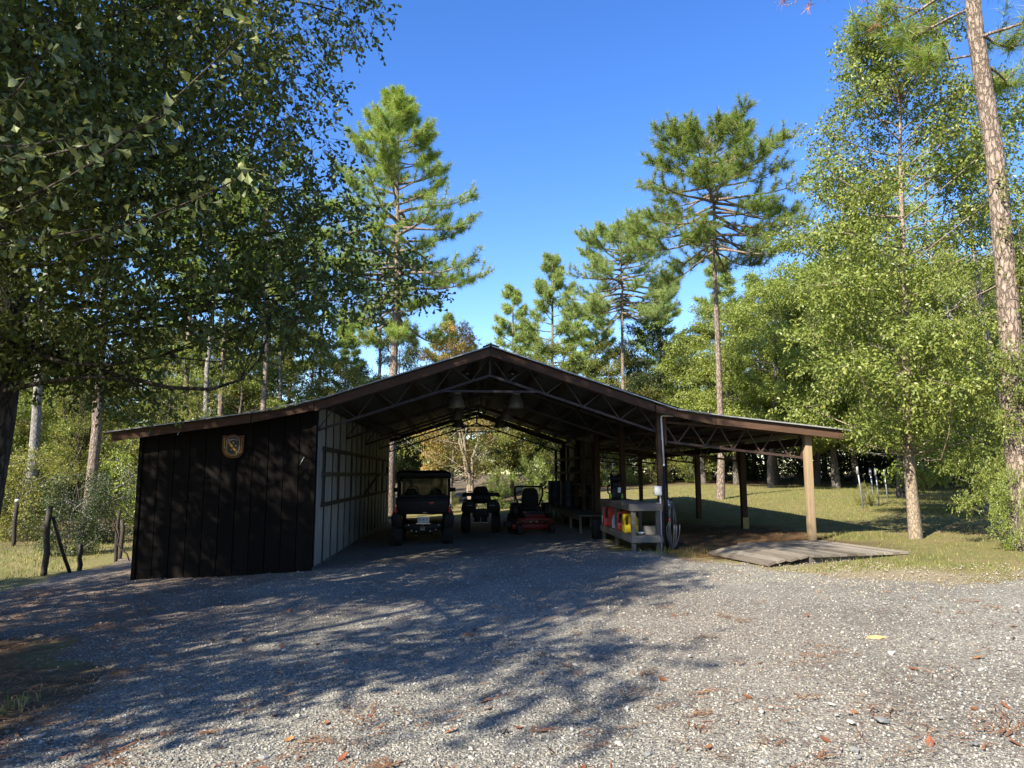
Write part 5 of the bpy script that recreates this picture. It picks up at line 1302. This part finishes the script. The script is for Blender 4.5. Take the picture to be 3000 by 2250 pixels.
for k, (x, y, h, tx, lab) in enumerate(((12.75, 22.1, 1.30, -.10, 'front leaning metal stake on the lawn right of the lean-to'), (13.65, 23.0, 1.22, -.06, 'metal stake standing in the weeds on the lawn, left one of a close pair'),
                                        (14.0, 23.3, 1.22, -.05, 'metal stake standing in the weeds on the lawn, right one of a close pair'), (15.3, 24.9, 1.15, -.07, 'farthest metal stake on the lawn with a dangling wire'))):
    t = thing('metal_stake', lab, 'stake', (x, y, G(x, y)), 0, 'metal stakes on the lawn')
    MB().tube([(0, 0, -.2), (tx*h*.5, 0, h*.5), (tx*h, 0, h)], .024, 8).build('pole', stake_m, t)
    MB().lathe([(.035, h-.22), (.038, h-.18), (.038, h+.02), (.02, h+.04)], (tx*h, 0, 0), 10).build('cap', galv, t)
    if k == 3: MB().tube([(tx*h, 0, h-.1), (tx*h+.13, 0, h-.35), (tx*h+.10, 0, .25)], .006, 5).build('wire', wire_m, t)
t = plant(SP[0], 'shrub', 'small weedy sapling growing around the metal stakes', 'shrub', 13.5, 23.2, .75, 3.2, 0, None, grey_bark, olive, .9)

# ================================================================== LITTER ON THE GROUND
def gz(x, y): return G(x, y) + float(relief(np.array(x), np.array(y)))
lit = np.random.default_rng(77)
litter_m = leafmat('fallen_leaf', [(.20, .07, .028), (.30, .12, .045), (.26, .09, .035), (.34, .17, .06), (.18, .06, .03)], .15, .6, .3)
for n_ in litter_m.node_tree.nodes:
    if n_.type == 'VALTORGB':
        q = litter_m.node_tree.nodes.new('ShaderNodeObjectInfo'); litter_m.node_tree.links.new(q.outputs['Random'], n_.inputs[0])
LMs = []
for k in range(6):
    V = []; n = 9
    for i in range(n):
        u = i/(n-1); hw = .26*math.sin(math.pi*min(1, u*1.02))**.8*(1 + .25*math.sin(u*20 + k)); cl = .20*(u-.5)**2*(1 + k*.25)
        V += [(u-.5, -hw, cl + .12*hw + .1*math.sin(u*7+k)*.2), (u-.5, 0, cl), (u-.5, hw, cl + .22*hw)]
    Fq = [f for i in range(n-1) for f in ((3*i, 3*i+3, 3*i+4, 3*i+1), (3*i+1, 3*i+4, 3*i+5, 3*i+2))]
    me = bpy.data.meshes.new('fallen_leaf'); me.from_pydata(V, [], Fq); me.update(); me.materials.append(litter_m); LMs.append(me)
P = drive_points(lit, 130, 3.7, 12.0, -5, 9)
for (x, y) in P:
    o = link('fallen_leaf', LMs[int(lit.integers(6))], None)
    s = float(lit.uniform(.045, .105)); o.location = (x, y, gz(x, y) + .032 + .006*float(fbm(np.array(x), np.array(y), 3)))
    o.scale = (s, s*lit.uniform(.7, 1.1), s*1.2); o.rotation_euler = (lit.normal()*.35, lit.normal()*.35, lit.uniform(0, 6.28))
    tag(o, 'small curled reddish-brown fallen leaf lying on the gravel', 'leaf', 'fallen leaves on the drive')
# flat yellow stone
sl = link('flat_stone', STM[2].copy(), None); sl.data.materials.clear(); sl.data.materials.append(plain('yellow_sandstone', (.62, .43, .17), .8, 0, (.50, .34, .13), 8, .2))
sl.location = (3.97, 6.8, gz(3.97, 6.8) + .03); sl.scale = (.105, .075, .035)
tag(sl, 'flat yellow sandstone chunk lying alone on the sunny gravel', 'stone')
# pine straw: loose needles over drive, deck and the straw patches
def straw_mesh(name, C, n, spread, L, rng, wid=.0035, zoff=.03):
    k = len(C); p = np.repeat(C, n, 0) + rng.normal(size=(k*n, 2))*np.repeat(spread, n)[:, None]
    a = np.repeat(rng.uniform(0, math.pi, k), n) + rng.normal(size=k*n)*.55
    l = rng.uniform(L*.5, L, k*n); z = hz(p[:, 0], p[:, 1]) + relief(p[:, 0], p[:, 1]) + zoff + rng.uniform(0, .02, k*n)
    d = np.stack([np.cos(a), np.sin(a)], 1); s = np.stack([-np.sin(a), np.cos(a)], 1)*wid
    c = p + s*rng.normal(size=(k*n, 1))*4
    V = np.stack([np.column_stack([p - s, z]), np.column_stack([p + s, z + .001]), np.column_stack([c + d*l[:, None]*.5 + s, z + .006]), np.column_stack([c + d*l[:, None]*.5 - s, z + .005]), np.column_stack([p + d*l[:, None], z - .004])], 1)
    off = (np.arange(k*n)*5)[:, None, None]
    F4 = (np.array([(0, 1, 2, 3)])[None] + off).reshape(-1, 4); F3 = (np.array([(3, 2, 4)])[None] + off).reshape(-1, 3)
    return npmesh(name, V.reshape(-1, 3), [F3, F4])
straw_m = leafmat('pine_straw', [(.19, .085, .042), (.26, .125, .06), (.14, .065, .035), (.32, .18, .085)], .1, .7, .2)
C = drive_points(lit, 260, 3.6, 13.0, -8, 12)
tag(link('pine_straw', straw_mesh('pine_straw', C, 9, lit.uniform(.015, .14, len(C)), .22, lit), straw_m), 'reddish pine needles scattered over the gravel', 'pine straw', kind='stuff')
def region_pts(rng, poly, n):
    poly = np.array(poly); lo, hi = poly.min(0), poly.max(0); out = []
    while sum(map(len, out)) < n:
        q = rng.uniform(lo, hi, (n*2, 2)); out.append(q[poly_sd(q[:, 0], q[:, 1], poly) + .35*fbm(q[:, 0], q[:, 1], 2) > 0])
    return np.concatenate(out)[:n]
C = np.concatenate([region_pts(lit, [(-8, 4), (-3.1, 4.6), (-3.6, 7), (-5.2, 9.2), (-9, 10)], 700), region_pts(lit, [(4, 12.8), (6, 13.0), (8, 15.2), (8.2, 19), (4, 24)], 900), region_pts(lit, [(-9, 9.5), (-4, 9), (-5, 13), (-9.5, 14.5)], 250)])
tag(link('pine_straw', straw_mesh('pine_straw', C, 12, lit.uniform(.05, .2, len(C)), .24, lit, .004, .02), straw_m), 'thick brown pine needle litter under the oak and the lean-to', 'pine straw', kind='stuff')

# ================================================================== GRASS
grass_m = leafmat('grass_blades', [(.10, .135, .03), (.16, .18, .046), (.26, .235, .08), (.13, .16, .036), (.34, .28, .12)], .3, .6, .2)
def grass_mesh(name, P, h, rng, wid=.006):
    n = len(P); a = rng.uniform(0, 2*math.pi, n); b = rng.uniform(0, 2*math.pi, n)
    d = np.stack([np.cos(a), np.sin(a), np.zeros(n)], 1)*wid*rng.uniform(.6, 1.4, (n, 1)); lean = np.stack([np.cos(b), np.sin(b), np.zeros(n)], 1)
    z = hz(P[:, 0], P[:, 1]) + relief(P[:, 0], P[:, 1]) - .01
    p = np.column_stack([P, z]); up = np.array([0, 0, 1.])
    k = rng.uniform(.1, .7, (n, 1))
    V = np.stack([p - d, p + d, p + up*h[:, None]*.55 + lean*h[:, None]*k*.35 + d*.7, p + up*h[:, None]*.55 + lean*h[:, None]*k*.35 - d*.7, p + up*h[:, None]*(1 - .35*k) + lean*h[:, None]*k], 1)
    off = (np.arange(n)*5)[:, None, None]
    return npmesh(name, V.reshape(-1, 3), [(np.array([(3, 2, 4)])[None] + off).reshape(-1, 3), (np.array([(0, 1, 2, 3)])[None] + off).reshape(-1, 4)])
LAWN = [(4.9, 11.6), (6.2, 10.3), (8.4, 9.9), (13, 10.9), (22, 13), (34, 42), (9, 42), (8.2, 19.5), (8.3, 15.5), (8.3, 13.2), (7.9, 12.1), (5.9, 11.45)]
def lawn_pts(rng, poly, n, near):
    poly = np.array(poly); out = []
    while sum(map(len, out)) < n:
        y = 1/((1/near) + rng.random(n*3)*((1/poly[:, 1].max()) - (1/near))); x = rng.uniform(poly[:, 0].min(), poly[:, 0].max(), n*3)
        q = np.stack([x, y], 1); s = poly_sd(x, y, poly)
        dens = ss((s + .5*fbm(x, y, 1.6) + .2)/.6)*np.clip(.62 + .6*fbm(x, y, .9), .12, 1)
        k = (rng.random(len(q)) < dens) & (x < 1.15*y + 1.0)
        out.append(q[k])
    return np.concatenate(out)[:n]
gr = np.random.default_rng(88)
P = lawn_pts(gr, LAWN, 60000, 9.9); h = gr.uniform(.02, .06, len(P))*(1 + .5*(gr.random(len(P)) < .05))*(.8 + .035*P[:, 1])
tag(link('lawn_grass', grass_mesh('lawn_grass', P, h, gr, .0055), grass_m), 'short patchy dry lawn grass right of the shed', 'grass', kind='stuff')
P = np.concatenate([region_pts(gr, [(-30, 17), (-9.6, 15.6), (-9.9, 20), (-9.9, 30), (-30, 32)], 16000), region_pts(gr, [(-8, 4.4), (-3.5, 5.2), (-4.0, 6.6), (-8, 8)], 2600)])
h = gr.uniform(.05, .16, len(P))
tag(link('field_grass', grass_mesh('field_grass', P, h, gr, .008), grass_m), 'longer grass in the field left of the shed', 'grass', kind='stuff')
P = region_pts(gr, [(7.9, 12.0), (8.2, 11.6), (6.0, 11.0), (5.8, 11.3)], 260)
P = np.concatenate([P, region_pts(gr, [(3.5, 14.1), (5.0, 13.6), (4.9, 14.6), (3.6, 14.7)], 380), region_pts(gr, [(7.8, 14.8), (9.4, 15.3), (9.2, 16.0), (7.9, 15.6)], 400)])
tag(link('weeds', grass_mesh('weeds', P, gr.uniform(.05, .2, len(P)), gr, .004), grass_m), 'straggly dry weeds along the deck and the workbench', 'weeds', kind='stuff')
